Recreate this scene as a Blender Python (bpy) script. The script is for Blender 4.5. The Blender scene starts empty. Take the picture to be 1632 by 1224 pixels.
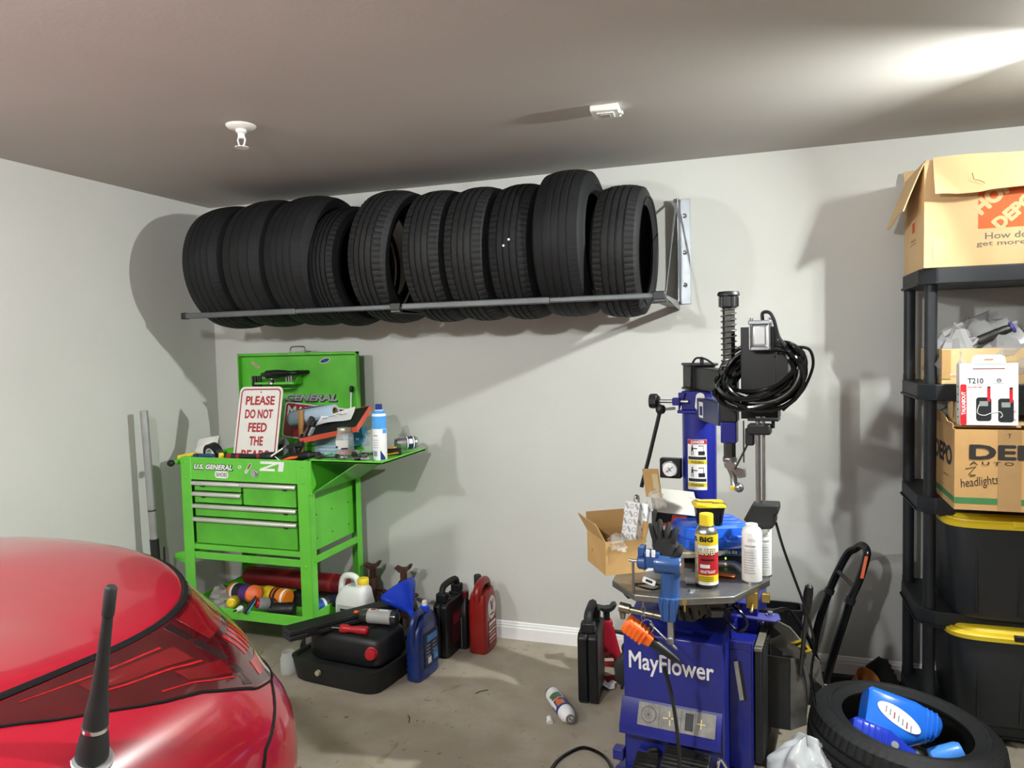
import bpy, bmesh, math, random
import numpy as np
from mathutils import Vector, Matrix
random.seed(7)
PI = math.pi
SC = bpy.context.scene
COL = SC.collection

# ---------------------------------------------------------------- camera, world, lights, exposure
cam_d = bpy.data.cameras.new('camera'); cam = bpy.data.objects.new('camera', cam_d); COL.objects.link(cam)
_yaw, _pitch, _roll = 0.327, -0.052, -0.023
_f = Vector((-math.sin(_yaw)*math.cos(_pitch), math.cos(_yaw)*math.cos(_pitch), math.sin(_pitch)))
_r = Vector((math.cos(_yaw), math.sin(_yaw), 0)); _u = _r.cross(_f)
_r2 = _r*math.cos(_roll)+_u*math.sin(_roll); _u2 = -_r*math.sin(_roll)+_u*math.cos(_roll)
_m = Matrix((_r2, _u2, -_f)).transposed().to_4x4(); _m.translation = Vector((3.134, -3.634, 1.569))
cam.matrix_world = _m
cam_d.sensor_width = 36; cam_d.lens = 1162.1*36/1632; cam_d.clip_start = .05
SC.camera = cam
SC.view_settings.view_transform = 'Standard'; SC.view_settings.look = 'None'
SC.view_settings.exposure = 0.0; SC.view_settings.gamma = 1.0; SC.view_settings.use_curve_mapping = False
W = bpy.data.worlds.new('world'); SC.world = W; W.use_nodes = True
W.node_tree.nodes['Background'].inputs[0].default_value = (.6, .65, .7, 1)
W.node_tree.nodes['Background'].inputs[1].default_value = .02
# the garage's three ceiling lamps: (x, y, z, watts per steradian, bulb radius)
LAMPS = [(4.22, -1.10, 2.305, 2.8, .04), (2.1, -3.55, 2.30, 11.5, .05), (.55, -3.4, 2.30, 8.0, .05)]
ADDED_SPOT = (4.165, -1.085, 2.285, (-.80, -.50, -.34), 31.0, .032)   # added unseen spot to brighten the far walls: place, aim, watts per steradian, radius

# ---------------------------------------------------------------- helpers
def lin(h):
    if isinstance(h, str):
        c = [int(h[i:i+2], 16)/255 for i in (0, 2, 4)]
        return tuple(x/12.92 if x <= .04045 else ((x+.055)/1.055)**2.4 for x in c)
    return h
MATS = {}
def mat(name, col, rough=.5, metal=0., var=.12, scale=6., bump=0., bscale=60., coat=0., spec=.5, trans=0., ior=1.45, emit=0., alpha=1., stretch=None, col2=None):
    if name in MATS: return MATS[name]
    m = bpy.data.materials.new(name); m.use_nodes = True; nt = m.node_tree; N = nt.nodes; L = nt.links
    p = N['Principled BSDF']; c = lin(col)
    p.inputs['Roughness'].default_value = rough; p.inputs['Metallic'].default_value = metal
    p.inputs['Coat Weight'].default_value = coat; p.inputs['Coat Roughness'].default_value = .06
    p.inputs['Specular IOR Level'].default_value = spec
    p.inputs['Transmission Weight'].default_value = trans; p.inputs['IOR'].default_value = ior
    p.inputs['Alpha'].default_value = alpha
    if emit:
        p.inputs['Emission Color'].default_value = (*c, 1); p.inputs['Emission Strength'].default_value = emit
    tc = N.new('ShaderNodeTexCoord'); src = tc.outputs['Object']
    if stretch:
        mp = N.new('ShaderNodeMapping'); mp.inputs['Scale'].default_value = stretch; L.new(src, mp.inputs[0]); src = mp.outputs[0]
    no = N.new('ShaderNodeTexNoise'); no.inputs['Scale'].default_value = scale; no.inputs['Detail'].default_value = 5
    L.new(src, no.inputs['Vector'])
    mx = N.new('ShaderNodeMix'); mx.data_type = 'RGBA'
    c2 = lin(col2) if col2 else tuple(min(1, x*(1+var)+.004*var) for x in c)
    mx.inputs[6].default_value = (*(tuple(x*(1-var) for x in c) if not col2 else c), 1); mx.inputs[7].default_value = (*c2, 1)
    rp = N.new('ShaderNodeMapRange'); rp.inputs[1].default_value = .3; rp.inputs[2].default_value = .7
    L.new(no.outputs['Fac'], rp.inputs[0]); L.new(rp.outputs[0], mx.inputs[0]); L.new(mx.outputs[2], p.inputs['Base Color'])
    if bump:
        n2 = N.new('ShaderNodeTexNoise'); n2.inputs['Scale'].default_value = bscale; n2.inputs['Detail'].default_value = 4
        L.new(src, n2.inputs['Vector'])
        b = N.new('ShaderNodeBump'); b.inputs['Strength'].default_value = bump; b.inputs['Distance'].default_value = .004
        L.new(n2.outputs['Fac'], b.inputs['Height']); L.new(b.outputs[0], p.inputs['Normal'])
    MATS[name] = m
    return m

class B:
    """collects geometry for ONE mesh"""
    def __init__(s): s.v = []; s.f = []
    def add(s, v, f, M=None):
        o = len(s.v)
        s.v += [tuple(M @ Vector(p)) if M else tuple(p) for p in v]
        s.f += [tuple(i+o for i in q) for q in f]
        return s
    def box(s, c, d, M=None, taper=1.):
        x, y, z = d[0]/2, d[1]/2, d[2]/2
        v = [(c[0]+a*x*(taper if e > 0 else 1), c[1]+b*y*(taper if e > 0 else 1), c[2]+e*z) for e in (-1, 1) for a, b in ((-1, -1), (1, -1), (1, 1), (-1, 1))]
        return s.add(v, [(3, 2, 1, 0), (4, 5, 6, 7), (0, 1, 5, 4), (1, 2, 6, 5), (2, 3, 7, 6), (3, 0, 4, 7)], M)
    def lo(s, p, q, M=None):   # box from corner to corner
        return s.box([(p[i]+q[i])/2 for i in range(3)], [abs(q[i]-p[i]) for i in range(3)], M)
    def cyl(s, p0, p1, r0, r1=None, n=16, cap=True):
        return s.tube([p0, p1], [r0, r0 if r1 is None else r1], n, cap)
    def tube(s, pts, r, n=8, cap=True, closed=False):
        pts = [Vector(p) for p in pts]; k = len(pts)
        rs = r if isinstance(r, (list, tuple)) else [r]*k
        v = []; f = []
        up = None
        for i, p in enumerate(pts):
            if closed: t = pts[(i+1) % k]-pts[i-1]
            else: t = pts[min(i+1, k-1)]-pts[max(i-1, 0)]
            if t.length < 1e-9: t = Vector((0, 0, 1))
            t.normalize()
            if up is None: up = Vector((0, 0, 1)) if abs(t.z) < .9 else Vector((1, 0, 0))
            a = up-t*up.dot(t)
            if a.length < 1e-6: a = t.orthogonal()
            a.normalize(); up = a; b = t.cross(a)
            for j in range(n):
                w = 2*PI*j/n; v.append(p+(a*math.cos(w)+b*math.sin(w))*rs[i])
        for i in range(k if closed else k-1):
            for j in range(n):
                a0 = i*n+j; a1 = i*n+(j+1) % n; i2 = (i+1) % k
                f.append((a0, i2*n+j, i2*n+(j+1) % n, a1)[::-1])
        if cap and not closed:
            f.append(tuple(range(n))[::-1]); f.append(tuple(range((k-1)*n, k*n)))
        return s.add(v, f)
    def lathe(s, prof, n=24, c=(0, 0, 0), M=None, cap=True):   # profile of (radius, z), turned about z
        v = []; f = []; k = len(prof)
        for r, z in prof:
            for j in range(n):
                w = 2*PI*j/n; v.append((c[0]+r*math.cos(w), c[1]+r*math.sin(w), c[2]+z))
        for i in range(k-1):
            for j in range(n):
                f.append((i*n+j, i*n+(j+1) % n, (i+1)*n+(j+1) % n, (i+1)*n+j))
        if cap: f.append(tuple(range(n))[::-1]); f.append(tuple(range((k-1)*n, k*n)))
        return s.add(v, f, M)
    def loft(s, secs, n=28, M=None, cap=True):   # sections (z, cx, cy, hx, hy, exponent)
        v = []; f = []; k = len(secs)
        for z, cx, cy, hx, hy, e in secs:
            for j in range(n):
                w = 2*PI*j/n; a, b = math.cos(w), math.sin(w)
                v.append((cx+hx*math.copysign(abs(a)**(2/e), a), cy+hy*math.copysign(abs(b)**(2/e), b), z))
        for i in range(k-1):
            for j in range(n):
                f.append((i*n+j, i*n+(j+1) % n, (i+1)*n+(j+1) % n, (i+1)*n+j))
        if cap: f.append(tuple(range(n))[::-1]); f.append(tuple(range((k-1)*n, k*n)))
        return s.add(v, f, M)
    def prism(s, poly, z0, z1, M=None):
        n = len(poly)
        v = [(x, y, z0) for x, y in poly]+[(x, y, z1) for x, y in poly]
        return s.add(v, [tuple(range(n))[::-1], tuple(range(n, 2*n))]+[(i, (i+1) % n, n+(i+1) % n, n+i) for i in range(n)], M)
    def sheet(s, rows, thick=0., closed=False):   # grid of points, optional thickness along -normal
        h = len(rows); w = len(rows[0]); v = [Vector(p) for r in rows for p in r]; f = []
        for i in range(h-1):
            for j in range(w-1):
                f.append((i*w+j, i*w+j+1, (i+1)*w+j+1, (i+1)*w+j))
        if thick:
            nv = [Vector((0, 0, 0)) for _ in v]
            for q in f:
                nn = (v[q[1]]-v[q[0]]).cross(v[q[2]]-v[q[0]])
                for i in q: nv[i] += nn
            o = len(v)
            v2 = [p-(nv[i].normalized()*thick if nv[i].length > 0 else Vector((0, 0, 0))) for i, p in enumerate(v)]
            f2 = [tuple(i+o for i in q[::-1]) for q in f]
            rim = [i for i in range(w)]+[i*w+w-1 for i in range(1, h)]+[(h-1)*w+j for j in range(w-2, -1, -1)]+[i*w for i in range(h-2, 0, -1)]
            f3 = [(rim[i], rim[i]+o, rim[(i+1) % len(rim)]+o, rim[(i+1) % len(rim)]) for i in range(len(rim))]
            v = v+v2; f = f+f2+f3
        return s.add(v, f)

def link(o, parent=None):
    COL.objects.link(o)
    if parent: o.parent = parent
    return o
def part(name, b, m, parent=None, bevel=0., smooth=40., seg=2, sub=0, label=None, M=None, solid=0.):
    me = bpy.data.meshes.new(name); me.from_pydata(b.v, [], b.f); me.validate(); me.update()
    bm = bmesh.new(); bm.from_mesh(me); bmesh.ops.recalc_face_normals(bm, faces=bm.faces); bm.to_mesh(me); bm.free()
    if smooth:
        me.shade_smooth(); me.set_sharp_from_angle(angle=math.radians(smooth))
    me.materials.append(m)
    o = bpy.data.objects.new(name, me); link(o, parent)
    if M: o.matrix_local = M
    if solid:
        d = o.modifiers.new('s', 'SOLIDIFY'); d.thickness = solid
    if bevel:
        d = o.modifiers.new('b', 'BEVEL'); d.width = bevel; d.segments = seg; d.limit_method = 'ANGLE'; d.angle_limit = math.radians(35)
    if sub:
        d = o.modifiers.new('u', 'SUBSURF'); d.levels = sub; d.render_levels = sub
    if label: o['label'] = label
    return o
def tag(o, label, cat, group=None, kind=None):
    o['label'] = label; o['category'] = cat
    if group: o['group'] = group
    if kind: o['kind'] = kind
    return o
def thing(name, label, cat, loc=(0, 0, 0), rz=0., group=None, rot=None):
    o = bpy.data.objects.new(name, None); link(o); o.location = loc; o.empty_display_size = .05
    o.rotation_euler = rot if rot else (0, 0, rz)
    return tag(o, label, cat, group)
def struct(name, b, m, label, **k):
    o = part(name, b, m, None, **k); o['kind'] = 'structure'; o['label'] = label
    return o
def copy_tree(o, parent=None):
    c = o.copy(); link(c, parent)
    for ch in list(o.children): copy_tree(ch, c)
    return c
def frame(c, right, up):   # matrix whose x is right, y is up
    r = Vector(right).normalized(); u = Vector(up); u = (u-r*u.dot(r)).normalized(); n = r.cross(u)
    m = Matrix((r, u, n)).transposed().to_4x4(); m.translation = Vector(c); return m
def TR(x=0, y=0, z=0, rx=0, ry=0, rz=0):
    return Matrix.Translation((x, y, z)) @ Matrix.Rotation(rz, 4, 'Z') @ Matrix.Rotation(ry, 4, 'Y') @ Matrix.Rotation(rx, 4, 'X')
def text_geo(s, bold=0., shear=0., extrude=0.):
    cu = bpy.data.curves.new('t', 'FONT'); cu.body = s; cu.size = 1; cu.align_x = 'CENTER'; cu.shear = shear; cu.extrude = extrude; cu.resolution_u = 3
    o = bpy.data.objects.new('t', cu); COL.objects.link(o); dg = bpy.context.evaluated_depsgraph_get()
    me = bpy.data.meshes.new_from_object(o.evaluated_get(dg)); v = [tuple(p.co) for p in me.vertices]; f = [tuple(p.vertices) for p in me.polygons]
    if bold:
        v0, f0, n = v, f, len(v); v, f = [], []
        for k in range(9):
            dx, dy = (0, 0) if k == 8 else (bold*math.cos(k*PI/4), bold*math.sin(k*PI/4))
            f += [tuple(i+len(v) for i in q) for q in f0]; v += [(p[0]+dx, p[1]+dy, k) for p in v0]
    bpy.data.objects.remove(o); bpy.data.curves.remove(cu); bpy.data.meshes.remove(me)
    return v, f
def text(s, w, h, m, parent, M, name='lettering', bold=0., shear=0., lift=.0006, wrap=None, label=None):
    """lettering s fitted into w x h, laid on the plane of M, or wrapped round a z-axis cylinder of radius wrap"""
    v, f = text_geo(s, bold, shear)
    x0 = min(p[0] for p in v); x1 = max(p[0] for p in v); y0 = min(p[1] for p in v); y1 = max(p[1] for p in v)
    kx = w/(x1-x0); ky = (h/(y1-y0)) if h else kx
    v = [((p[0]-(x0+x1)/2)*kx, (p[1]-(y0+y1)/2)*ky, lift+p[2]*2e-5) for p in v]
    if wrap:
        v = [((wrap+p[2])*math.sin(p[0]/wrap), -(wrap+p[2])*math.cos(p[0]/wrap), p[1]) for p in v]
    b = B(); b.add(v, f)
    me = bpy.data.meshes.new(name); me.from_pydata(b.v, [], b.f); me.update(); me.materials.append(m)
    o = bpy.data.objects.new(name, me); link(o, parent); o.matrix_local = M
    if label: o['label'] = label
    return o
def decal(w, h, m, parent, M, name='label', lift=.0004, r=0., thick=.0003):
    b = B()
    if r:
        k = 5; pts = []
        for cx, cy, a0 in ((w/2-r, h/2-r, 0), (-w/2+r, h/2-r, PI/2), (-w/2+r, -h/2+r, PI), (w/2-r, -h/2+r, 1.5*PI)):
            pts += [(cx+r*math.cos(a0+PI/2*i/k), cy+r*math.sin(a0+PI/2*i/k)) for i in range(k+1)]
    else: pts = [(w/2, h/2), (-w/2, h/2), (-w/2, -h/2), (w/2, -h/2)]
    b.prism(pts, lift-thick, lift)
    return part(name, b, m, parent, M=M, smooth=0)
def arc(rad, z0, z1, a0, a1, m, parent, name='label', n=14, lift=.0004, M=None):   # print on a can; angle 0 faces -y
    b = B(); rows = []
    for z in (z0, z1): rows.append([((rad+lift)*math.sin(a0+(a1-a0)*i/n), -(rad+lift)*math.cos(a0+(a1-a0)*i/n), z) for i in range(n+1)])
    b.sheet(rows)
    return part(name, b, m, parent, M=M)
def bez(pts, n=12):   # smooth path through points
    P = [Vector(p) for p in pts]; out = []
    for i in range(len(P)-1):
        p0 = P[max(i-1, 0)]; p1 = P[i]; p2 = P[i+1]; p3 = P[min(i+2, len(P)-1)]
        for k in range(n):
            t = k/n
            out.append(.5*((2*p1)+(p2-p0)*t+(2*p0-5*p1+4*p2-p3)*t*t+(3*p1-p0-3*p2+p3)*t*t*t))
    return out+[P[-1]]

# ---------------------------------------------------------------- materials
m_wall = mat('wall paint', 'c8c8c3', .75, var=.035, scale=1.6, bump=.12, bscale=90)
m_ceil = mat('ceiling paint', 'b4b1ac', .8, var=.05, scale=1.2, bump=.1, bscale=70)
m_white = mat('white trim', 'eeeeee', .4, var=.03)
m_whitep = mat('white plastic', 'e9e8e2', .4, var=.04)
m_rub = mat('tyre rubber', '131416', .66, var=.3, scale=5, bump=.25, bscale=120, spec=.35)
m_rub2 = mat('tyre rubber worn', '191a1b', .64, var=.35, scale=7, bump=.3, bscale=140, spec=.4)
m_liner = mat('tyre liner', '121315', .5, var=.3)
m_galv = mat('galvanised steel', '9a9ea3', .38, .85, var=.12, scale=14)
m_gbar = mat('grey painted bar', '5d6062', .45, .3, var=.1)
m_steel = mat('steel', 'a9abad', .3, .95, var=.15, scale=20)
m_chrome = mat('chrome', 'd0d2d4', .12, 1., var=.05)
m_dsteel = mat('dark steel', '4b4a48', .42, .8, var=.3, scale=16)
m_blk = mat('black plastic', '17181a', .45, var=.25, scale=9)
m_blkm = mat('black matt plastic', '1b1c1d', .62, var=.25, scale=9, bump=.1)
m_blkg = mat('black gloss', '0e0f10', .18, var=.2)
m_green = mat('green enamel', '62c23b', .32, var=.1, scale=4, coat=.3)
m_greend = mat('green enamel worn', '58b434', .4, var=.16, scale=7)
m_alu = mat('aluminium pull', 'cfcfc6', .35, .55, var=.05)
m_red = mat('red print', 'a3242c', .5, var=.06)
m_wsign = mat('white sign face', 'dedcd6', .45, var=.05, scale=9)
m_grey = mat('grey plastic', '8f9294', .5, var=.08)
m_blue = mat('royal blue enamel', '17217f', .36, var=.16, scale=5, coat=.25)
m_black_p = mat('black print', '1a1a1c', .55, var=.1)
m_white_p = mat('white print', 'ececec', .5, var=.03)
m_card = mat('cardboard', 'b8935f', .85, var=.1, scale=10, bump=.12, bscale=220)
m_cardl = mat('cardboard light', 'd7b98a', .85, var=.08, scale=8, bump=.12, bscale=220)
m_cardd = mat('cardboard inside', 'a98557', .9, var=.12, scale=12)
m_yel = mat('yellow plastic', 'e6c92c', .4, var=.08)
m_org = mat('orange plastic', 'e8661c', .42, var=.1)

# ---------------------------------------------------------------- the room
RX, RY, RH = 6.6, -7.6, 2.44
def floor_mat():
    m = bpy.data.materials.new('concrete'); m.use_nodes = True; nt = m.node_tree; N = nt.nodes; L = nt.links; p = N['Principled BSDF']
    tc = N.new('ShaderNodeTexCoord')
    def noise(sc, det=6, dist=0.):
        n = N.new('ShaderNodeTexNoise'); n.inputs['Scale'].default_value = sc; n.inputs['Detail'].default_value = det; n.inputs['Distortion'].default_value = dist
        L.new(tc.outputs['Object'], n.inputs['Vector']); return n.outputs['Fac']
    def rng(x, a, b, lo=0, hi=1):
        r = N.new('ShaderNodeMapRange'); r.inputs[1].default_value = a; r.inputs[2].default_value = b; r.inputs[3].default_value = lo; r.inputs[4].default_value = hi
        L.new(x, r.inputs[0]); return r.outputs[0]
    def mix(f, a, b):
        x = N.new('ShaderNodeMix'); x.data_type = 'RGBA'; L.new(f, x.inputs[0])
        for s, i in ((a, 6), (b, 7)):
            if isinstance(s, str): x.inputs[i].default_value = (*lin(s), 1)
            else: L.new(s, x.inputs[i])
        return x.outputs[2]
    c = mix(rng(noise(2.2, 8, .4), .35, .65), '968d7e', 'a89f90')
    c = mix(rng(noise(9, 8), .42, .75), c, '978c79')
    c = mix(rng(noise(6.5, 3, 1.2), .64, .72, 0, .75), c, '85775f')
    c = mix(rng(noise(34, 2, .6), .70, .74, 0, .8), c, '51483f')
    c = mix(rng(noise(1.4, 5, .8), .6, .74, 0, .35), c, 'beb6a6')
    L.new(c, p.inputs['Base Color']); p.inputs['Roughness'].default_value = .72
    b = N.new('ShaderNodeBump'); b.inputs['Strength'].default_value = .25; b.inputs['Distance'].default_value = .003
    L.new(noise(55, 6), b.inputs['Height']); L.new(b.outputs[0], p.inputs['Normal'])
    return m
struct('floor', B().lo((-.1, RY-.1, -.1), (RX+.1, .1, 0)), floor_mat(), 'stained tan concrete garage floor', smooth=0)
struct('ceiling', B().lo((-.1, RY-.1, RH), (RX+.1, .1, RH+.1)), m_ceil, 'painted garage ceiling in greyish white', smooth=0)
struct('wall_back', B().lo((-.1, 0, 0), (RX+.1, .1, RH)), m_wall, 'off-white painted wall behind the tyre rack', smooth=0)
struct('wall_left', B().lo((-.1, RY, 0), (0, 0, RH)), m_wall, 'off-white painted wall beside the green tool cart', smooth=0)
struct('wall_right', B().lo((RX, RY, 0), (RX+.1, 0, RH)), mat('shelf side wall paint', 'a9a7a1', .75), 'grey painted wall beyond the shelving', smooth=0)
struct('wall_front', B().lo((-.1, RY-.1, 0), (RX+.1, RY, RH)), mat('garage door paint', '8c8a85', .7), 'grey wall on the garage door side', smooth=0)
def baseboard(name, x0, x1, label, M=None):
    b = B(); prof = [(0, 0), (-.014, 0), (-.014, .062), (-.011, .068), (-.011, .076), (-.008, .08), (-.006, .09), (0, .094)]
    v = [(x, y, z) for x in (x0, x1) for y, z in prof]; n = len(prof)
    b.add(v, [(i, (i+1) % n, n+(i+1) % n, n+i) for i in range(n)]+[tuple(range(n)), tuple(range(n, 2*n))], M)
    return struct(name, b, m_white, label, smooth=0)
baseboard('baseboard_back', 0, RX, 'white moulded baseboard along the wall behind the machine')
baseboard('baseboard_left', RY, 0, 'white moulded baseboard along the wall by the tool cart', Matrix.Rotation(PI/2, 4, 'Z'))

# lamps: base plate, socket and glowing bulb
for i, (x, y, z, I, r) in enumerate(LAMPS):
    t = thing('ceiling_lamp', ['bare bulb ceiling lamp above the black shelving', 'bare bulb ceiling lamp in the middle of the garage', 'bare bulb ceiling lamp above the red car'][i], 'lamp', (x, y, RH))
    part('base_plate', B().lathe([(.055, -.02), (.06, -.012), (.06, 0)], 20), m_whitep, t)
    part('socket', B().lathe([(.02, z-RH+r*.9), (.024, -.02)], 16), m_whitep, t)
    e = bpy.data.materials.new('lamp glow'); e.use_nodes = True; pb = e.node_tree.nodes['Principled BSDF']
    pb.inputs['Base Color'].default_value = (0, 0, 0, 1); pb.inputs['Emission Color'].default_value = [(.96, 1, .96, 1), (.98, 1, .99, 1), (.98, 1, .99, 1)][i]
    pb.inputs['Emission Strength'].default_value = I/(PI*r*r)
    if i == 0:
        hx, hy, hz, hn, hI, hr = ADDED_SPOT; Mh = frame((hx-x, hy-y, hz-RH), Vector(hn).cross(Vector((0, 0, 1))), Vector((0, 0, 1))-Vector(hn).normalized()*Vector(hn).normalized().z)
        e2 = e.copy(); e2.name = 'added spot glow'; e2.node_tree.nodes['Principled BSDF'].inputs['Emission Strength'].default_value = hI/(PI*hr*hr)
        zs = 1 if (Mh.to_3x3() @ Vector((0, 0, 1))).dot(Vector(hn)) > 0 else -1
        hd_ = part('added_spot_head', B().lathe([(.012, -.03*zs), (.03, -.02*zs), (hr*1.12, .0), (hr*1.15, .004*zs), (hr*1.05, .004*zs), (.02, -.012*zs)], 24), m_whitep, t, M=Mh)  # invented housing and glowing disc, aimed to carry more light far left
        part('added_light_stop', B().lo((-hr*1.3, hr*1.06, -.01*zs), (hr*1.3, hr*1.14, .14*zs)), m_whitep, hd_, M=Matrix.Identity(4))  # unseen plate added to keep the spot's light off the ceiling
        part('added_spot_disc', B().lathe([(hr, .0015*zs), (.001, .0016*zs)], 28, cap=False), e2, hd_)
    part('bulb', B().lathe([(r*max(math.sin(PI*k/10), .001), -r*math.cos(PI*k/10)) for k in range(11)], 20, (0, 0, z-RH)), e, t)
# ---------------------------------------------------------------- ceiling fittings
t = thing('fire_sprinkler', 'white sprinkler head hanging from the ceiling above the tool cart', 'sprinkler', (1.251, -1.258, RH))
part('escutcheon', B().lathe([(.02, -.016), (.05, -.010), (.056, -.003), (.056, 0)], 28), m_whitep, t)
part('body', B().lathe([(.010, -.05), (.013, -.045), (.013, -.03), (.02, -.026), (.02, -.014)], 16), m_whitep, t)
fr = B()
for s in (-1, 1): fr.tube([(s*.011, 0, -.04), (s*.017, 0, -.055), (s*.012, 0, -.072), (s*.003, 0, -.08)], .0035, 6)
part('yoke', fr, m_whitep, t)
df = B().lathe([(.026, -.0845), (.026, -.082)], 20)
part('deflector', df, m_whitep, t)
t = thing('ceiling_sensor', 'small square white sensor on the ceiling in front of the tyre rack', 'sensor', (2.603, -.916, RH), .06)
part('housing', B().box((0, 0, -.012), (.105, .105, .024)), m_whitep, t, bevel=.006)
part('bezel', B().box((0, 0, -.0265), (.062, .062, .005)), mat('sensor bezel', 'cfcfc9', .4), t, bevel=.002)
part('window', B().box((0, 0, -.0295), (.034, .034, .003)), mat('sensor window', '9fa0a0', .3), t, bevel=.001)
part('clip', B().box((.056, .01, -.02), (.012, .018, .01)), m_whitep, t, bevel=.002)

# ---------------------------------------------------------------- tyres
def tyre(name, label, R, ri, Wd, loc, rot, style=0, group=None, m=m_rub, n=264):
    """a tyre about its local x axis; parts: tread, two sidewalls, inner liner, beads"""
    t = thing(name, label, 'tire', loc, group=group, rot=rot)
    h = Wd/2; tw = h*.80
    def ring(bld, prof, mod=None):
        v = []; f = []; k = len(prof)
        for j in range(n):
            w = 2*PI*j/n
            for i, (x, r) in enumerate(prof):
                rr = r+(mod(i, j) if mod else 0); v.append((x, rr*math.cos(w), rr*math.sin(w)))
        for j in range(n):
            for i in range(k-1):
                a = j*k+i; c = ((j+1) % n)*k+i
                f.append((a, a+1, c+1, c))
        bld.add(v, f)
    g = .006 if style in (1, 3) else .003   # groove depth
    gro = [(-.52, .06), (-.17, .07), (.17, .07), (.52, .06)] if style != 2 else [(-.5, .05), (0, .06), (.5, .05)]
    cr = lambda c: R-.013*abs(c)**2.3; prof = [(-tw*1.14, R-.040), (-tw*1.07, R-.024), (-tw, R-.014)]
    for c, wd in gro:
        prof += [((c-wd)*tw, cr(c-wd)), ((c-wd*.8)*tw, cr(c)-g), ((c+wd*.8)*tw, cr(c)-g), ((c+wd)*tw, cr(c+wd))]
    prof += [(tw, R-.014), (tw*1.07, R-.024), (tw*1.14, R-.040)]
    K = len(prof); sh = {1, 2, 3, K-2, K-3, K-4}
    per = [3, 4, 3, 4][style % 4]; dp = [-.0012, -.0035, -.0008, -.0025][style % 4]
    def mod(i, j):
        if i in sh and j % per == 0: return dp
        if style in (1, 3) and 4 <= i < K-4 and (j+i) % (per*2) == 0 and i % 4 in (2, 3): return -.002
        return 0
    b = B(); ring(b, prof, mod); part('tread', b, m, t, smooth=35)
    for s in (-1, 1):
        sp = [(s*tw*1.14, R-.040), (s*h*.965, R-.058), (s*h, R-.58*(R-ri)), (s*h*.985, R-.64*(R-ri)), (s*h*.97, R-.65*(R-ri)), (s*h*.93, ri+.03), (s*h*.91, ri+.022), (s*h*.86, ri+.012), (s*h*.82, ri)]
        b = B(); ring(b, sp); part('sidewall', b, m, t, smooth=40)
    ip = [(-h*.82, ri), (-h*.72, ri+.004), (-h*.72, ri+.02), (-h*.86, R-.5*(R-ri)), (-h*.72, R-.03), (-h*.3, R-.017), (h*.3, R-.017), (h*.72, R-.03), (h*.86, R-.5*(R-ri)), (h*.72, ri+.02), (h*.72, ri+.004), (h*.82, ri)]
    b = B(); ring(b, ip); part('inner_liner', b, m_liner, t, smooth=50)
    return t
G = 'tyres on the wall rack'
RK = [ # x, R, rim r, width, yaw, lean, style, label
 (.49, .325, .215, .265, .0, -.02, 0, 'wide black tyre at the corner end of the wall rack'),
 (.745, .33, .22, .265, -.02, 0, 2, 'second black tyre from the corner on the wall rack'),
 (.995, .33, .22, .265, -.05, .02, 0, 'third tyre from the corner on the wall rack, wide with a smooth shoulder'),
 (1.20, .30, .237, .175, -.11, .03, 3, 'smaller black tyre with a steel rim edge, tucked between two bigger rack tyres'),
 (1.445, .325, .232, .22, -.08, .09, 1, 'tilted black tyre left of the middle rack bracket'),
 (1.70, .315, .205, .215, -.01, 0, 1, 'tyre just right of the middle bracket, fifth from the free end of the rack'),
 (1.905, .314, .205, .215, -.01, .01, 1, 'fourth black tyre from the free end of the rack'),
 (2.115, .312, .205, .21, -.01, .01, 3, 'third tyre from the free end, two pale specks on its tread'),
 (2.335, .33, .22, .235, -.02, .01, 0, 'tallest black tyre on the rack, second from its free end'),
 (2.572, .292, .20, .215, -.03, .03, 1, 'small black tyre at the free end of the rack beside the steel bracket')]
for x, R, ri, wd, yaw, lean, st, lb in RK:
    t = tyre('tire', lb, R, ri, wd, (x, -.345, 1.765+math.sqrt(R*R-.2*.2)), (0, lean, yaw), st, G, m_rub2 if st == 1 else m_rub)
    if st == 3 and x < 1.5:
        b = B(); b.tube([(wd*.42, (ri+.008)*math.cos(w), (ri+.008)*math.sin(w)) for w in [2*PI*k/60 for k in range(60)]], .008, 8, closed=True); part('rim_flange', b, m_steel, t, label='bright steel rim edge')
    if st == 3 and x > 1.5:
        b = B()
        for a, z in ((.012, .02), (-.012, -.005)): b.cyl((a, -R-.002, z), (a, -R+.006, z), .005, n=8)
        part('patch', b, m_white_p, t, label='pale speck')

# ---------------------------------------------------------------- wall rack
t = thing('tire_rack', 'grey steel tyre rack with telescoping bars bolted to the wall', 'rack', (0, -.002, 1.765))
YF, YR = -.545, -.145
def bracket(x):
    b = B(); b.lo((x-.005, -.004, -.012), (x+.05, 0, .49)); part('wall_flange', b, m_galv, t, bevel=.001)
    b = B(); b.lo((x-.006, -.045, -.012), (x-.002, 0, .49)); b.prism([(0, .0), (YF-.0, .0), (YF, -.012), (-.0, -.04)], x-.006, x-.002, Matrix(((0, 0, 1, 0), (1, 0, 0, 0), (0, 1, 0, 0), (0, 0, 0, 1))))
    part('upright', b, m_galv, t)
    b = B(); b.lo((x-.05, YF+.01, -.028), (x-.004, -.002, -.024)); b.lo((x-.052, YF-.012, -.026), (x-.004, YF+.02, .018)); part('arm', b, m_dsteel, t, bevel=.002)
    part('brace', B().cyl((x-.012, -.03, .48), (x-.012, YF+.03, -.005), .0045, n=8), m_galv, t)
    for z in (.08, .235, .41):
        part('bolt', B().lathe([(.011, 0), (.011, .006), (.006, .008)], 10, M=TR(x+.024, -.004, z, rx=PI/2)), m_chrome, t)
    b = B()
    b.lathe([(.008, -.012), (.008, .012)], 8, M=TR(x-.012, -.03, .482, ry=PI/2)); part('brace_pin', b, m_steel, t)
bracket(2.775); bracket(1.55)
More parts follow.
